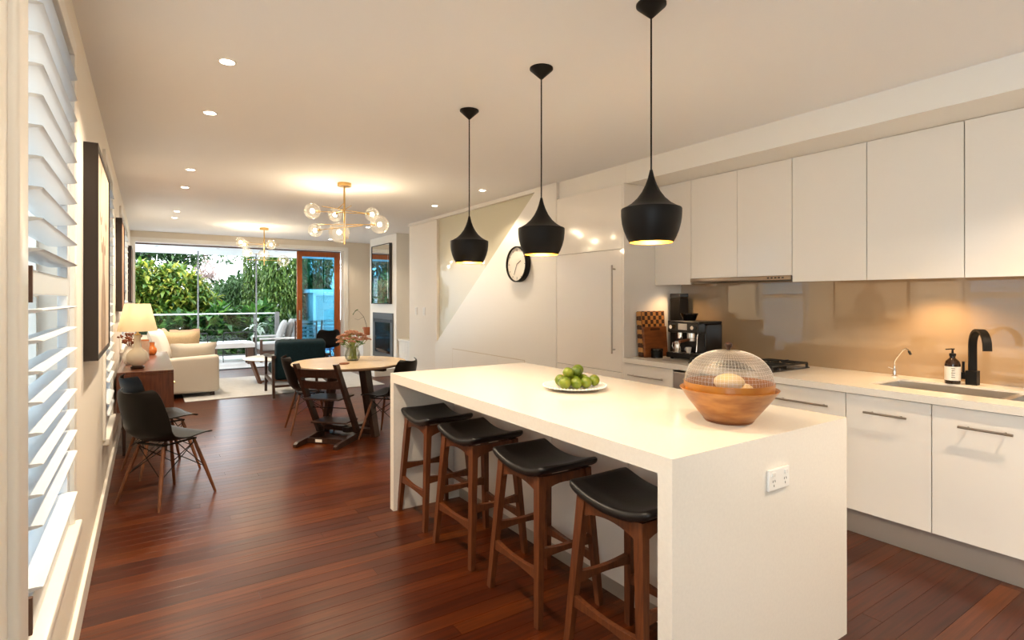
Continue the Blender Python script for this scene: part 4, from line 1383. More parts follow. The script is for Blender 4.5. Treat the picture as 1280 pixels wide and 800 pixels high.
t = thing('bottle_vase', 'glossy orange bottle-necked vase on the console', 'vase', (0.045, 7.55, 0.7505))
MB().lathe([(0, 0), (0.030, 0), (0.042, 0.015), (0.050, 0.045), (0.046, 0.070), (0.030, 0.085), (0.024, 0.105), (0.026, 0.135), (0.022, 0.136), (0.019, 0.105), (0, 0.10)], n=30).build('body', 'orange_ceramic', t, smooth=60)
MB().lathe([(0.0262, 0.1352), (0.0275, 0.138), (0.0262, 0.141), (0.0222, 0.1365)], n=30).build('lip', 'terracotta', t, smooth=60)
t = thing('cylinder_vase', 'tall peach cylinder vase behind the lamp on the console', 'vase', (-0.02, 6.86, 0.7505))
MB().lathe([(0, 0), (0.034, 0), (0.036, 0.004), (0.036, 0.22), (0.032, 0.22), (0.032, 0.01), (0, 0.008)], n=28).build('body', 'cushion_pink', t, smooth=40)
MB().lathe([(0.0362, 0.205), (0.0375, 0.21), (0.0362, 0.215)], n=28).build('rim_band', 'orange_ceramic', t, smooth=40)
t = thing('white_vase', 'round white vase holding dried russet flowers beside the lamp', 'vase', (-0.145, 6.52, 0.7505))
MB().lathe([(0, 0), (0.030, 0), (0.048, 0.030), (0.054, 0.070), (0.044, 0.110), (0.026, 0.140), (0.024, 0.165), (0.030, 0.178), (0.026, 0.178), (0.020, 0.160), (0, 0.15)], n=30).build('body', 'ceramic_white', t, smooth=60)
t2 = thing('dried_flowers', 'russet dried flower spray in the round white vase', 'flowers', (-0.145, 6.52, 0.7505 + 0.153))
for k in range(14):
    an = rnd.uniform(0, 6.28)
    rr = rnd.uniform(0.03, 0.095)
    x, yy, z = rr * math.cos(an), rr * math.sin(an), rnd.uniform(0.06, 0.14)
    if -0.145 + x < XL + 0.03:
        x = abs(x)
    MB().tube([(0, 0, 0), (x * 0.4, yy * 0.4, z * 0.6), (x, yy, z)], 0.0018, 5).build('stem', 'dry_flower', t2)
    hb = MB()
    for j in range(12):
        hb.ball((x + rnd.uniform(-0.018, 0.018), yy + rnd.uniform(-0.018, 0.018), z + rnd.uniform(-0.012, 0.014)), rnd.uniform(0.006, 0.010), 6, 4)
    hb.build('flower_head', 'dry_flower', t2, smooth=60)

# ------------------------------------------------------------------ living area: rug, sofa, armchair, coffee table
t = MB((1.9, 9.8, 0.0005)).box(0.42, 3.20, 8.55, 10.72, 0.0005, 0.012, 0.004).build('area_rug', 'rug_wool')
tag(t, 'pale grey area rug under the living room seating', 'rug')

t = thing('sofa', 'cream fabric sofa along the left wall', 'sofa', (0.33, 9.95, 0.0125))
o = t.location
x0, x1, y0, y1 = -0.205, 0.86, 8.85, 11.05
MB(o).box(x0, x1 - 0.02, y0 + 0.02, y1 - 0.02, 0.07, 0.28, 0.02).build('base', 'sofa_fabric', t, smooth=50)
for (a, b2) in ((y0, y0 + 0.19), (y1 - 0.19, y1)):
    arm = MB(o)
    bm = bmesh.new()
    bmesh.ops.create_cube(bm, size=1)
    for q in bm.verts:
        q.co = Vector(((x0 + x1) / 2 + q.co.x * (x1 - x0), (a + b2) / 2 + q.co.y * (b2 - a), 0.33 + q.co.z * 0.52))
        if q.co.z > 0.5 and q.co.x < 0.2:
            q.co.z -= 0.05
    bmesh.ops.bevel(bm, geom=bm.edges[:], offset=0.045, segments=4, profile=0.5, affect='EDGES')
    arm.bm(bm)
    arm.build('arm', 'sofa_fabric', t, smooth=60)
MB(o).box(x0, x0 + 0.24, y0 + 0.195, y1 - 0.195, 0.282, 0.80, 0.05, 4).build('backrest', 'sofa_fabric', t, smooth=60)
for k in range(2):
    w = (y1 - y0 - 0.40) / 2
    MB(o).box(x0 + 0.245, x1 - 0.01, y0 + 0.2 + k * w + 0.004, y0 + 0.2 + (k + 1) * w - 0.004, 0.285, 0.46, 0.045, 4).build('seat_cushion', 'sofa_fabric', t, smooth=60)
for xx in (x0 + 0.08, x1 - 0.08):
    for yy in (y0 + 0.10, y1 - 0.10):
        MB(o).box(xx - 0.025, xx + 0.025, yy - 0.025, yy + 0.025, 0.0125, 0.0695).build('foot', 'dark_walnut', t)


def cushion(label, c, w, h, th_, aw, ah, m, group='cushions on the cream sofa'):
    q = MB(c).pillow(c, w, h, th_, aw, ah).build('cushion', m, smooth=70)
    tag(q, label, 'cushion', group)


cushion('sand coloured bolster cushion leaning on the near sofa arm by the console', (0.56, 9.17, 0.60), 0.58, 0.32, 0.20, (1, 0.05, 0), (0, -0.25, 1), 'sofa_fabric')
cushion('mustard tan cushion propped in the sofa corner', (0.42, 9.55, 0.70), 0.52, 0.42, 0.16, (1, -0.25, 0), (-0.10, -0.2, 1), 'cushion_tan')
cushion('dusty pink cushion on the middle of the sofa', (0.22, 10.05, 0.72), 0.50, 0.44, 0.16, (0.35, 1, 0), (-0.4, 0, 1), 'cushion_pink')
cushion('large white cushion against the sofa back next to the console', (0.15, 9.36, 0.72), 0.52, 0.48, 0.17, (0.30, 1, 0), (-0.30, 0, 1), 'cushion_white')
cushion('beige square cushion at the garden end of the sofa', (0.52, 10.55, 0.68), 0.46, 0.42, 0.15, (1, 0.3, 0), (0, 0.25, 1), 'cushion_pink')

# teal armchair, front = +x local, turned to face the garden
t = thing('armchair', 'teal velvet armchair with an exposed dark wood frame', 'armchair', (1.83, 8.52, 0.0125), 88)
for s in (-1, 1):
    y = s * 0.365
    MB().bar((-0.40, y, 0.0), (-0.34, y, 0.56), 0.035, 0.050, (1, 0, 0), 0.035, 0.045).build('leg', 'dark_walnut', t)
    MB().bar((0.36, y, 0.0), (0.33, y, 0.52), 0.035, 0.045, (1, 0, 0)).build('leg', 'dark_walnut', t)
    MB().bar((-0.42, y, 0.575), (0.40, y, 0.540), 0.055, 0.030).build('armrest', 'dark_walnut', t)
    MB().bar((-0.37, y, 0.200), (0.34, y, 0.235), 0.030, 0.045).build('side_rail', 'dark_walnut', t)
MB().bar((-0.372, -0.345, 0.160), (-0.372, 0.345, 0.160), 0.030, 0.030).build('rear_rail', 'dark_walnut', t)
MB().bar((-0.335, -0.345, 0.560), (-0.335, 0.345, 0.560), 0.030, 0.045).build('rear_rail', 'dark_walnut', t)
MB().box(-0.30, 0.38, -0.335, 0.335, 0.275, 0.430, 0.045, 4).build('seat_cushion', 'teal_velvet', t, smooth=60)
bk_ = MB().box(-0.09, 0.09, -0.335, 0.335, 0.0, 0.56, 0.045, 4).build('back_cushion', 'teal_velvet', t, smooth=60)
bk_.location = (-0.225, 0, 0.245)
bk_.rotation_euler = (0, R(-13), 0)
MB().pillow((-0.02, 0.02, 0.60), 0.44, 0.36, 0.14, (0, 1, 0), (-0.25, 0, 1)).build('loose_cushion', 'cushion_tan', t, smooth=70)

t = thing('coffee_table', 'white round coffee table on angled timber legs', 'coffee table', (1.78, 9.78, 0.0125))
MB().lathe([(0, 0.385), (0.46, 0.385), (0.50, 0.397), (0.50, 0.405), (0.49, 0.410), (0, 0.410)], n=48).build('top', 'ceramic_white', t, smooth=40)
for k in range(3):
    an = R(195 + 120 * k)
    c, s_ = math.cos(an), math.sin(an)
    MB().bar((c * 0.26, s_ * 0.26, 0.0), (c * 0.40, s_ * 0.40, 0.384), 0.09, 0.035, (c, s_, 0), 0.10, 0.04).build('leg', 'leg_wood', t)
    MB().bar((c * 0.25, s_ * 0.25, 0.03), (c * 0.02, s_ * 0.02, 0.03), 0.06, 0.03).build('foot_beam', 'leg_wood', t)

# ------------------------------------------------------------------ chimney breast: fireplace, mirror, alcove joinery
XC = 3.76
t = thing('fireplace', 'grey framed built-in gas fireplace with dark glass', 'fireplace', (XC, 10.13, 0.26))
o = t.location
fy0, fy1, fz0, fz1 = 9.60, 10.66, 0.26, 1.12
for (a, b2, c, d) in ((fy0, fy1, 0.94, fz1), (fy0, fy1, fz0, 0.36), (fy0, fy0 + 0.12, 0.36, 0.94), (fy1 - 0.12, fy1, 0.36, 0.94)):
    MB(o).box(XC - 0.020, XC - 0.0005, a, b2, c, d).build('surround', 'fire_grey', t)
MB(o).box(XC - 0.012, XC - 0.0005, fy0 + 0.121, fy1 - 0.121, 0.361, 0.939).build('glass', 'fire_glass', t)
for z in (0.955, 0.985):
    MB(o).box(XC - 0.034, XC - 0.0205, fy0 + 0.05, fy1 - 0.05, z, z + 0.014).build('vent_bar', 'dark_steel', t)
for k in range(3):
    MB(o).cyl((XC - 0.03, 9.85 + 0.1 * k, 0.385 + 0.012 * k), (XC - 0.03, 10.2 + 0.1 * k, 0.385 + 0.012 * k), 0.018, n=8).build('log', 'bark', t)
t = MB((3.58, 10.16, 0.0)).box(3.36, 3.7585, 9.48, 10.85, 0.0005, 0.13, 0.004).build('hearth_slab', 'panel_white')
tag(t, 'pale low hearth slab in front of the fireplace', 'hearth')

t = thing('wall_mirror', 'tall black-edged mirror on the chimney breast above the fireplace', 'mirror', (XC, 10.16, 1.85))
o = t.location
my0, my1, mz0, mz1 = 9.67, 10.64, 1.29, 2.42
for (a, b2, c, d) in ((my0, my1, mz1 - 0.012, mz1), (my0, my1, mz0, mz0 + 0.012), (my0, my0 + 0.012, mz0 + 0.012, mz1 - 0.012), (my1 - 0.012, my1, mz0 + 0.012, mz1 - 0.012)):
    MB(o).box(XC - 0.055, XC - 0.0005, a, b2, c, d).build('frame', 'frame_black', t)
MB(o).box(XC - 0.048, XC - 0.010, my0 + 0.10, my1 - 0.10, mz0 + 0.10, mz1 - 0.10).build('glass', 'mirror', t)
for (a, b2, c, d) in ((my0 + 0.0125, my1 - 0.0125, mz1 - 0.098, mz1 - 0.0125), (my0 + 0.0125, my1 - 0.0125, mz0 + 0.0125, mz0 + 0.098), (my0 + 0.0125, my0 + 0.098, mz0 + 0.099, mz1 - 0.099), (my1 - 0.098, my1 - 0.0125, mz0 + 0.099, mz1 - 0.099)):
    MB(o).box(XC - 0.046, XC - 0.010, a, b2, c, d).build('mirror_border', 'mirror', t)


def alcove(label, y0, y1, xf, zt):
    t = thing('alcove_cabinet', label, 'cabinet', ((xf + XA) / 2, (y0 + y1) / 2, 0), group='low white cabinets beside the chimney')
    o = t.location
    MB(o).box(xf + 0.02, XA - 0.001, y0, y1, 0.06, zt - 0.03).build('body', 'panel_white', t)
    MB(o).box(xf - 0.015, XA - 0.001, y0, y1, zt - 0.0295, zt, 0.003).build('top', 'panel_white', t)
    MB(o).box(xf + 0.03, xf + 0.05, y0, y1, 0.0, 0.0595).build('plinth', 'frame_black', t)
    n = max(2, int((y1 - y0) / 0.1))
    w = (y1 - y0) / n
    for k in range(n):
        MB(o).box(xf, xf + 0.0195, y0 + k * w + 0.003, y0 + (k + 1) * w - 0.003, 0.065, zt - 0.035).build('vertical_board', 'panel_white', t)


alcove('low white boarded cabinet in the alcove between the stair wall and the fireplace', 8.235, 9.455, 3.80, 0.66)
alcove('low white cabinet in the alcove on the garden side of the fireplace', 10.875, 11.62, 3.62, 0.64)
t = thing('terracotta_pot', 'terracotta pot on the low cabinet beside the chimney breast', 'pot', (3.78, 11.10, 0.6405))
MB().lathe([(0, 0), (0.050, 0), (0.058, 0.010), (0.085, 0.13), (0.090, 0.15), (0.082, 0.15), (0.078, 0.13), (0.05, 0.02), (0, 0.015)], n=28).build('body', 'terracotta', t, smooth=50)
MB().lathe([(0.0865, 0.128), (0.096, 0.130), (0.096, 0.158), (0.0905, 0.160), (0.0905, 0.151)], n=28).build('rim', 'terracotta', t, smooth=40)
t = thing('leafy_branch', 'bare arching branch with one green leaf in the terracotta pot', 'branch', (3.78, 11.10, 0.6565))
MB().tube([(0, 0, 0), (-0.02, 0, 0.20), (-0.08, -0.02, 0.36), (-0.17, -0.04, 0.46), (-0.22, -0.05, 0.49)], [0.006, 0.005, 0.004, 0.003, 0.002], 8).build('stem', 'bark', t, smooth=60)
MB().sheet(lambda u, v: Vector((-0.21 - 0.10 * u + 0.02 * (v - 0.5), -0.05 + (v - 0.5) * 0.09 * math.sin(PI * min(1, u * 0.9 + 0.1)), 0.50 - 0.10 * u * u + 0.03 * abs(v - 0.5))), 6, 4, 0.002).build('leaf', 'leaf_tropic', t, smooth=60)
MB().tube([(-0.08, -0.02, 0.36), (-0.20, -0.03, 0.30), (-0.28, -0.05, 0.33)], [0.003, 0.002, 0.0015], 6).build('twig', 'bark', t, smooth=60)
t = thing('wall_speaker', 'small black wall speaker high on the rear wall', 'speaker', (4.085, YR - 0.0005, 2.20))
MB().box(-0.05, 0.05, -0.09, 0.0, -0.13, 0.13, 0.006).build('cabinet', 'black_matt', t)
MB().box(-0.045, 0.045, -0.096, -0.0905, -0.12, 0.12, 0.002).build('grille', 'black_iron', t)

# sliding timber door
t = struct(MB((3.02, YR + 0.30, 0)).box(2.58, 2.68, YR + 0.275, YR + 0.32, 0.014, 2.37).box(3.345, 3.465, YR + 0.275, YR + 0.32, 0.014, 2.37)
           .box(2.68, 3.345, YR + 0.275, YR + 0.32, 2.27, 2.37).box(2.68, 3.345, YR + 0.275, YR + 0.32, 0.014, 0.16).build('door_1', 'door_timber'))
o = t.location
MB(o).box(2.68, 3.345, YR + 0.293, YR + 0.300, 0.16, 2.27).build('pane', 'door_glass', t)
MB(o).box(2.615, 2.640, YR + 0.262, YR + 0.2745, 0.95, 1.15, 0.003).build('pull_handle', 'steel', t)


# ------------------------------------------------------------------ globe chandeliers
GL = [(-0.299, 0.079, -0.303, 0.080), (0.020, 0.407, -0.271, 0.075), (0.340, 0.136, -0.275, 0.075), (0.303, -0.200, -0.425, 0.095), (-0.186, 0.424, -0.454, 0.075), (-0.131, -0.272, -0.541, 0.100)]


def chandelier(label, loc, rz):
    t = thing('globe_chandelier', label, 'chandelier', loc, rz, 'brass globe chandeliers')
    MB().lathe([(0, -0.0005), (0.068, -0.0005), (0.070, -0.004), (0.070, -0.030), (0.066, -0.034), (0, -0.034)], n=32).build('canopy', 'brass', t, smooth=40)
    MB().cyl((0, 0, -0.034), (0, 0, -0.630), 0.0095, n=14).build('stem', 'brass', t, smooth=40)
    MB().tube([(0.0, 0.01, -0.20), (-0.03, 0.03, -0.235), (-0.055, 0.055, -0.262)], 0.004, 8).build('swivel', 'brass', t, smooth=60)
    for (x, y, z, r) in GL:
        ln = math.hypot(x, y)
        ux, uy = x / ln, y / ln
        k = ln - r * 0.60
        arm = MB().cyl((ux * k, uy * k, z), (-ux * 0.27, -uy * 0.27, z), 0.0042, n=10).build('arm', 'brass', t, smooth=40)
        MB().cyl((ux * (ln - r * 0.95), uy * (ln - r * 0.95), z), (ux * (ln - r * 0.42), uy * (ln - r * 0.42), z), 0.013, n=14).build('socket', 'brass', arm, smooth=40)
        g = MB().ball((x, y, z), r, 28, 18).build('glass_globe', 'globe_glass', t, smooth=70)
        MB().ball((x, y, z), 0.021, 14, 10).build('bulb', 'bulb_glow', g, smooth=60)
        lamp('globe_glow', 'POINT', (x, y, z), CHAND_W, (1.0, 0.80, 0.55), t, 0.026)
    return t


chandelier('brass chandelier with clear glass globes above the round dining table', (1.69, 5.67, H), 0)
chandelier('brass chandelier with clear glass globes above the living room rug', (1.64, 10.02, H), 115)


# ------------------------------------------------------------------ deck, balustrade, verandah roof
dk = MB()
y = 12.16
while y < 15.2:
    dk.box(-1.6, 6.0, y, y + 0.136, -0.06, -0.025)
    y += 0.140
db = struct(MB().box(-1.6, 6.0, 12.155, 15.2, -0.20, -0.062).build('floor_deck', 'outdoor_brown'))
dk.build('deck_boards', 'deck_board', db, kind='stuff')
vr = struct(MB().box(-1.6, 6.0, YR + 0.255, 14.5, 2.405, 2.50).build('ceiling_verandah', 'soffit_grey'))
for x in (0.15, 1.2, 2.3):
    MB().lathe([(0, 2.4035), (0.03, 2.4035), (0.034, 2.4048)], (x, 12.6, 0), 16).build('soffit_light', 'dark_steel', vr)
for (x, y, lab) in ((0.905, 13.5, 'slim dark steel verandah post behind the sofa'), (2.045, 13.5, 'slim dark steel verandah post beside the outdoor lounge')):
    t = thing('verandah_post', lab, 'post', (x, y, -0.025), group='slim verandah posts')
    MB().cyl((0, 0, 0), (0, 0, 2.43), 0.014, n=12).build('pole', 'post_grey', t, smooth=40)
    MB().box(-0.04, 0.04, -0.04, 0.04, 0, 0.012).build('base_plate', 'post_grey', t)

t = thing('balustrade', 'glass deck balustrade with a thin steel top rail', 'balustrade', (1.2, 14.6, -0.025))
o = t.location
MB(o).cyl((-1.5, 14.6, 1.03), (2.68, 14.6, 1.03), 0.016, n=12).build('top_rail', 'soffit_grey', t, smooth=40)
MB(o).box(-1.5, 2.68, 14.585, 14.615, 0.03, 0.06).build('bottom_rail', 'post_grey', t)
for x in (-1.5, -0.22, 0.98, 2.17):
    MB(o).box(x - 0.018, x + 0.018, 14.582, 14.618, -0.025, 1.014).build('post', 'post_grey', t)
MB(o).box(2.64, 2.73, 14.55, 14.65, -0.025, 1.06).build('post', 'post_grey', t)
for (a, b2) in ((-1.47, -0.25), (-0.19, 0.95), (1.01, 2.14), (2.20, 2.63)):
    MB(o).box(a, b2, 14.596, 14.604, 0.08, 0.99).build('pane', 'balustrade_glass', t)


# ------------------------------------------------------------------ outdoor furniture
def wire_chair(label, loc, rz, m):
    t = thing('wire_lounge_chair', label, 'outdoor chair', loc, rz, 'lattice wire chairs on the deck')
    fr = MB()
    back = [(-0.30, 0.62), (-0.22, 0.36)]
    for s in (-1, 1):
        fr.tube([(-0.34, s * 0.33, 0.66), (-0.24, s * 0.33, 0.34), (0.30, s * 0.33, 0.36)], 0.010, 8)
        fr.tube([(-0.24, s * 0.33, 0.34), (-0.28, s * 0.33, 0.0)], 0.010, 8)
        fr.tube([(0.28, s * 0.33, 0.36), (0.30, s * 0.33, 0.0)], 0.010, 8)
    fr.tube([(-0.34, -0.33, 0.66), (-0.34, 0.33, 0.66)], 0.010, 8)
    fr.tube([(0.30, -0.33, 0.36), (0.30, 0.33, 0.36)], 0.010, 8)
    fr.build('frame', m, t, smooth=60)
    la = MB()
    for k in range(-9, 10):
        for d in (-1, 1):
            # diagonal strips on the back, clipped to the frame
            pts = []
            for z in (0.34, 0.66):
                yy = k * 0.073 + d * (z - 0.50) * 0.8
                pts.append((yy, z))
            (ya, za), (yb, zb) = pts
            if max(abs(ya), abs(yb)) < 0.34:
                la.bar((-0.24 - (za - 0.34) * 0.31, ya, za), (-0.24 - (zb - 0.34) * 0.31, yb, zb), 0.006, 0.004)
    for k in range(11):
        la.bar((-0.24, -0.31 + k * 0.062, 0.342), (0.30, -0.31 + k * 0.062, 0.360), 0.008, 0.005)
    la.build('lattice', m, t, kind='stuff')
    MB().box(-0.22, 0.29, -0.31, 0.31, 0.372, 0.435, 0.02, 3).build('seat_pad', 'outdoor_white', t, smooth=60)


wire_chair('lattice wire lounge chair with a white pad beside the sofa end of the deck', (0.85, 14.0, -0.025), 75, 'wire')
wire_chair('lattice wire lounge chair with a white pad beside the outdoor lounge', (1.68, 14.02, -0.025), 100, 'wire')
t = thing('lattice_bench', 'low white lattice bench on brown legs standing on the deck', 'bench', (1.52, 13.25, -0.025))
lat = MB()
for k in range(13):
    lat.bar((-0.42, -0.20 + k * 0.0333, 0.452), (0.42, -0.20 + k * 0.0333, 0.452), 0.012, 0.006)
for k in range(22):
    lat.bar((-0.42 + k * 0.04, -0.20, 0.459), (-0.42 + k * 0.04, 0.20, 0.459), 0.012, 0.006)
lat.build('lattice_top', 'outdoor_white', t, kind='stuff')
MB().box(-0.43, 0.43, -0.21, 0.21, 0.36, 0.447, 0.006).build('seat_box', 'outdoor_white', t)
for sx in (-1, 1):
    for sy in (-1, 1):
        MB().box(sx * 0.35 - 0.06, sx * 0.35 + 0.06, sy * 0.15 - 0.03, sy * 0.15 + 0.03, 0.0, 0.3595).build('leg', 'outdoor_brown', t)

t = thing('outdoor_lounge', 'grey outdoor lounge chair with a pale frame on the deck', 'outdoor chair', (2.55, 13.75, -0.025))
MB().box(-0.42, 0.45, -0.45, 0.45, 0.24, 0.40, 0.03, 3).build('seat_cushion', 'grey_fabric', t, smooth=60)
MB().box(0.40, 0.50, -0.47, 0.47, 0.05, 0.92, 0.01).build('back_frame', 'post_grey', t)
for s in (-1, 1):
    MB().box(-0.48, 0.399, s * 0.49 - 0.03, s * 0.49 + 0.03, 0.50, 0.54, 0.008).build('armrest', 'outdoor_white', t)
    for x in (-0.44, 0.36):
        MB().box(x - 0.025, x + 0.025, s * 0.49 - 0.025, s * 0.49 + 0.025, 0.0, 0.4995).build('leg', 'outdoor_brown', t)
MB().box(-0.44, 0.398, -0.46, 0.46, 0.16, 0.235).build('base', 'outdoor_brown', t)
cushion('grey scatter cushion tilted at the front of the outdoor lounge', (2.60, 13.62, 0.66), 0.46, 0.50, 0.14, (0.05, 1, 0), (0.35, 0, 1), 'grey_fabric', 'grey cushions on the outdoor lounge')
cushion('grey scatter cushion behind against the outdoor lounge back', (2.79, 13.70, 0.67), 0.46, 0.52, 0.14, (0.05, 1, 0), (0.25, 0, 1), 'grey_fabric', 'grey cushions on the outdoor lounge')

t = thing('outdoor_table', 'white outdoor dining table seen through the sliding door glass', 'table', (3.85, 14.0, -0.025))
MB().box(-0.55, 0.75, -0.45, 0.45, 0.70, 0.74, 0.005).build('top', 'outdoor_white', t)
for sx in (-0.48, 0.68):
    for sy in (-0.38, 0.38):
        MB().box(sx - 0.025, sx + 0.025, sy - 0.025, sy + 0.025, 0.0, 0.6995).build('leg', 'outdoor_white', t)
for (x, y, rz, lab) in ((2.98, 12.95, 80, 'stacking outdoor chair with pale slats nearest the sliding door edge'), (3.55, 13.2, 90, 'stacking outdoor chair with pale slats in the middle of the white outdoor table')):
    t = thing('slat_chair', lab, 'outdoor chair', (x, y, -0.025), rz, 'slat chairs at the outdoor table')
    for s in (-1, 1):
        MB().bar((-0.24, s * 0.22, 0), (-0.20, s * 0.22, 0.45), 0.03, 0.03).build('leg', 'outdoor_brown', t)
        MB().bar((0.20, s * 0.22, 0), (0.20, s * 0.22, 0.44), 0.03, 0.03).build('leg', 'outdoor_brown', t)
        MB().bar((-0.20, s * 0.22, 0.45), (-0.30, s * 0.22, 0.92), 0.03, 0.03).build('back_post', 'outdoor_brown', t)
    for k in range(5):
        MB().bar((-0.20 + k * 0.10, -0.24, 0.455), (-0.20 + k * 0.10, 0.24, 0.455), 0.08, 0.016).build('seat_slat', 'outdoor_white', t)
        MB().bar((-0.218 - k * 0.020, -0.20, 0.54 + k * 0.09), (-0.218 - k * 0.020, 0.20, 0.54 + k * 0.09), 0.014, 0.055).build('back_slat', 'outdoor_white', t)

# ------------------------------------------------------------------ ground, side boundary, garden
struct(MB().box(-14, 18, 15.25, 48, -1.6, -1.4).build('ground', 'soil'))
fs_ = struct(MB().box(-1.65, -1.50, 0.6, 12.0, -0.4, 4.6).build('wall_boundary', 'fence_pale'))  # built tall and close to cut the sky light on the shutters
struct(MB().box(-6.0, XL - 0.16, 0.9, 12.0, -0.4, -0.2).build('ground_side', 'path_grey'))  # dark bluish tone chosen for a cool bounce onto the louvres
struct(MB().box(-9.0, XL - 0.16, -8.0, 0.899, -0.4, -0.2).build('ground_bounce', 'outdoor_white'))  # unseen pale ground, added to bounce daylight up onto the ceiling

grnd = random.Random(11)


def leaf_quads(m, p, d, up, L_, w, bend=0.25):
    """one folded leaf: two quads meeting at the midrib, tip drooping"""
    d = d.normalized()
    side = d.cross(up)
    if side.length < 1e-3:
        side = Vector((1, 0, 0))
    side.normalize()
    nrm = side.cross(d)
    a, mid, tip = p, p + d * L_ * 0.55 + nrm * 0.0, p + d * L_ - nrm * bend * L_
    l_, r_ = mid + side * w / 2 + nrm * w * 0.15, mid - side * w / 2 + nrm * w * 0.15
    m.add([a, l_, tip, r_, mid], [(0, 4, 1), (4, 2, 1), (0, 3, 4), (4, 3, 2)])


def rnd_dir(g):
    while True:
        v = Vector((g.uniform(-1, 1), g.uniform(-1, 1), g.uniform(-1, 1)))
        if 0.05 < v.length < 1:
            return v.normalized()


def plant(name, label, cat, base, trunk, blobs, n, L_, w, m, rosette=0, droop=0.25, hang=0.0, group=None, upward=0.4):
    """blobs: list of (dx,dy,z,rx,ry,rz) crowns relative to base; n leaves in all"""
    g = grnd
    t = thing(name, label, cat, base, group=group)
    f = MB()
    vol = [b_[3] * b_[4] * b_[5] for b_ in blobs]
    for b_, v in zip(blobs, vol):
        cnt = int(n * v / sum(vol))
        made = 0
        while made < cnt:
            dv = rnd_dir(g)
            rr = g.uniform(0.55, 1.0)
            p = Vector((b_[0] + dv.x * b_[3] * rr, b_[1] + dv.y * b_[4] * rr, b_[2] + dv.z * b_[5] * rr))
            if rosette:
                axis = (dv + Vector((0, 0, upward))).normalized()
                for q in range(rosette):
                    e = (axis * 0.35 + rnd_dir(g)).normalized()
                    leaf_quads(f, p, e, Vector((0, 0, 1)), L_ * g.uniform(0.7, 1.2), w * g.uniform(0.8, 1.2), droop)
                made += rosette
            else:
                e = (rnd_dir(g) + dv * 0.6 + Vector((0, 0, upward - hang))).normalized()
                leaf_quads(f, p, e, Vector((0, 0, 1)), L_ * g.uniform(0.6, 1.3), w * g.uniform(0.7, 1.3), droop)
                made += 1
    f.build('foliage', m, t, fix=False, kind='stuff')
    tr = MB()
    for (pts, r0, r1) in trunk:
        k = len(pts)
        tr.tube(pts, [r0 + (r1 - r0) * i / (k - 1) for i in range(k)], 8)
    tr.build('trunk', 'bark', t, smooth=60)
    return t


G0 = -1.4
plant('frangipani_tree', 'large frangipani with rosettes of yellow-green leaves beyond the balustrade', 'tree', (0.2, 17.0, G0),
      [([(0, 0, 0), (0.05, 0, 1.4), (0.3, 0, 2.2)], 0.12, 0.05), ([(0.05, 0, 1.3), (-0.6, 0.1, 2.0), (-1.0, 0, 2.8)], 0.07, 0.03), ([(0.05, 0, 1.4), (0.7, -0.2, 2.0), (1.2, 0, 2.7)], 0.07, 0.03)],
      [(-0.35, 0, 3.05, 0.85, 0.7, 0.62), (0.45, -0.1, 2.95, 0.75, 0.7, 0.72), (0.95, 0.1, 2.65, 0.52, 0.6, 0.55), (-0.9, 0, 2.9, 0.8, 0.7, 0.8), (0.2, 0, 2.45, 1.1, 0.7, 0.5)],
      11500, 0.25, 0.085, 'leaf_frangipani', rosette=9, droop=0.2)
plant('conifer', 'dark layered conifer between the frangipani and the bamboo', 'tree', (2.35, 19.0, G0),
      [([(0, 0, 0), (0, 0, 3.2)], 0.10, 0.02)],
      [(0, 0, 2.0, 0.75, 0.6, 0.5), (0.0, 0, 2.6, 0.62, 0.5, 0.45), (0.1, 0, 3.1, 0.45, 0.4, 0.38), (-0.4, 0, 2.9, 0.35, 0.35, 0.4), (0.45, 0, 2.4, 0.4, 0.4, 0.5)],
      9000, 0.20, 0.032, 'leaf_conifer', droop=0.5, hang=0.35)
for (x, y, lab, n) in ((3.25, 16.8, 'tall weeping bamboo clump next to the conifer', 4600), (4.4, 18.1, 'tall weeping bamboo clump behind the sliding door glass', 4600), (5.9, 18.0, 'tall weeping bamboo clump at the side boundary', 3600), (2.70, 18.3, 'slender pale bamboo clump leaning beside the conifer', 1700)):
    s_ = 0.55 if n < 2000 else 1.0
    plant('bamboo_clump', lab, 'bamboo', (x, y, G0),
          [([(dx * 0.3, 0, 0), (dx * 0.5, 0, 2.4), (dx, 0.05, 4.2)], 0.022, 0.008) for dx in (-0.4 * s_, -0.15 * s_, 0.1 * s_, 0.4 * s_)],
          [(0, 0, 1.5, 0.60 * s_, 0.5, 0.9), (0, 0, 2.7, 0.62 * s_, 0.5, 0.9), (0.05, 0, 3.8, 0.62 * s_, 0.5, 0.9), (0.0, 0, 4.8, 0.5 * s_, 0.5, 0.7)],
          n * 3, 0.19, 0.042, 'leaf_bamboo', droop=0.3, hang=0.75, group='bamboo clumps along the boundary')
plant('canopy_tree', 'dark tall tree with overhanging branches behind the frangipani', 'tree', (-0.5, 21.5, G0),
      [([(0, 0, 0), (0.2, 0, 2.5), (0.6, 0, 4.4)], 0.22, 0.07), ([(0.3, 0, 3.2), (1.2, 0, 4.1), (2.4, 0, 4.3)], 0.08, 0.02)],
      [(0.3, 0, 4.6, 1.6, 1.0, 0.65), (-1.6, 0, 4.3, 1.6, 1.0, 0.9), (0.6, -0.3, 3.95, 1.5, 0.8, 0.50), (1.6, 0, 4.25, 0.75, 0.8, 0.35), (2.9, 0.4, 4.30, 0.45, 0.6, 0.30), (-0.8, 0, 3.2, 1.4, 1.0, 0.9)],
      9000, 0.20, 0.085, 'leaf_dark')
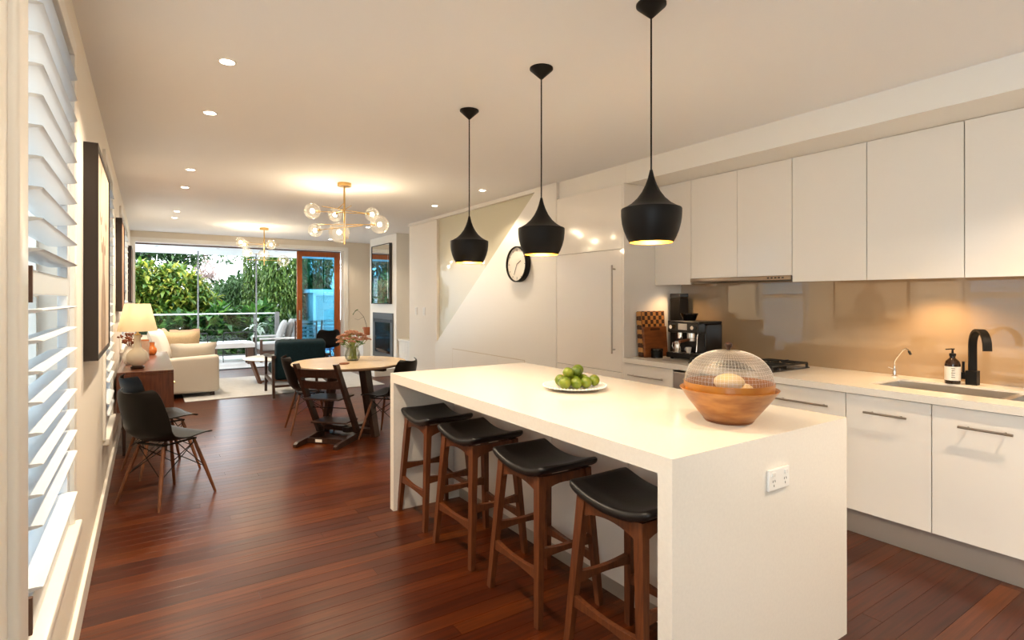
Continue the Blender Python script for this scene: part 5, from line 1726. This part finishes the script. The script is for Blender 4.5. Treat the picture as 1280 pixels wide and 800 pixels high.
plant('blossom_tree', 'pale pink blossoming tree between the dark canopy tree and the pine', 'tree', (1.75, 23.0, G0), [([(0, 0, 0), (0.05, 0, 3.4)], 0.10, 0.03)],
      [(0, 0, 3.9, 0.42, 0.4, 0.45), (0.15, 0, 3.4, 0.5, 0.4, 0.35)], 1500, 0.13, 0.05, 'leaf_blossom', hang=0.8)
plant('pine_tree', 'pine with spreading needled branches against the pale sky', 'tree', (3.2, 24.0, G0),
      [([(0, 0, 0), (0, 0, 4.6)], 0.16, 0.03), ([(0, 0, 3.4), (-0.9, 0, 3.75)], 0.03, 0.01), ([(0, 0, 3.2), (0.9, 0, 3.4)], 0.03, 0.01), ([(0, 0, 3.9), (0.8, 0, 4.2)], 0.03, 0.01)],
      [(0, 0, 3.0, 1.1, 0.7, 0.5), (-0.55, 0, 3.75, 0.5, 0.4, 0.14), (0.55, 0, 3.45, 0.55, 0.4, 0.14), (0.5, 0, 4.15, 0.45, 0.4, 0.12), (0, 0, 4.6, 0.3, 0.3, 0.3)],
      3000, 0.20, 0.03, 'leaf_conifer', droop=0.3)
for (x, y, z, m, lab) in ((-0.3, 16.0, 0.4, 'leaf_dark', 'dark low shrub below the frangipani'), (0.75, 15.9, 0.5, 'leaf_tropic', 'bright tropical shrub beside the dark low shrub'),
                          (1.6, 15.9, 0.75, 'leaf_tropic', 'bright broad-leaved tropical shrub below the conifer'), (2.5, 16.0, 0.75, 'leaf_tropic', 'bright broad-leaved shrub below the bamboo'), (3.4, 15.75, 0.4, 'leaf_dark', 'dark low shrub beside the white pavilion')):
    plant('garden_shrub', lab, 'shrub', (x, y, G0), [([(0, 0, 0), (0, 0, 1.2 + z)], 0.04, 0.015)], [(0, 0, 0.9, 0.42, 0.36, 0.9), (0, 0, 1.55 + z * 0.6, 0.46, 0.36, 0.55)],
          900 if m == 'leaf_tropic' else 1700, 0.36 if m == 'leaf_tropic' else 0.16, 0.14 if m == 'leaf_tropic' else 0.07, m, group='shrubs below the deck balustrade')
plant('silver_plant', 'silvery large-leaved potted plant beside the outdoor lounge', 'plant', (2.16, 14.40, -0.025), [([(0, 0, 0), (0, 0, 0.6)], 0.02, 0.01)], [(0, 0, 0.75, 0.10, 0.08, 0.22)], 12, 0.24, 0.12, 'leaf_silver', droop=0.4)
for (x, y, sx, sy, h_, lab) in ((-1.5, 23.5, 2.6, 2.0, 3.0, 'distant dark hedge behind the frangipani'), (3.4, 21.5, 2.3, 2.0, 3.55, 'distant dark hedge behind the conifer'), (8.6, 20.5, 2.6, 2.0, 4.6, 'distant tall dark hedge behind the bamboo')):
    plant('hedge', lab, 'hedge', (x, y, G0), [([(0, 0, 0), (0, 0, h_ * 0.7)], 0.1, 0.05)], [(0, 0, h_ * 0.5, sx, sy * 0.5, h_ * 0.55)], 6500, 0.30, 0.15, 'leaf_dark', group='distant hedges')

# pale garden pavilion seen through the sliding door
t = thing('garden_pavilion', 'small white garden pavilion with glazed front beyond the deck', 'pavilion', (4.62, 15.9, G0))
MB().box(-0.75, 0.75, 0.06, 0.9, 0.0, 2.95).build('wall', 'outdoor_white', t)
MB().box(-0.85, 0.85, -0.05, 1.0, 2.9505, 3.05).build('roof', 'soffit_grey', t)
for (a, b2, c, d) in ((-0.75, -0.68, 0.0, 2.95), (0.68, 0.75, 0.0, 2.95), (-0.03, 0.03, 0.0, 2.88), (-0.68, 0.68, 2.88, 2.95), (-0.68, 0.68, 1.55, 1.60)):
    MB().box(a, b2, 0.0, 0.0595, c, d).build('frame_bar', 'outdoor_white', t)
for (a, b2) in ((-0.675, -0.035), (0.035, 0.675)):
    MB().box(a, b2, 0.03, 0.04, 1.605, 2.875).build('pane', 'balustrade_glass', t)
    MB().box(a, b2, 0.03, 0.055, 0.02, 1.545).build('lower_panel', 'blue_wall', t)
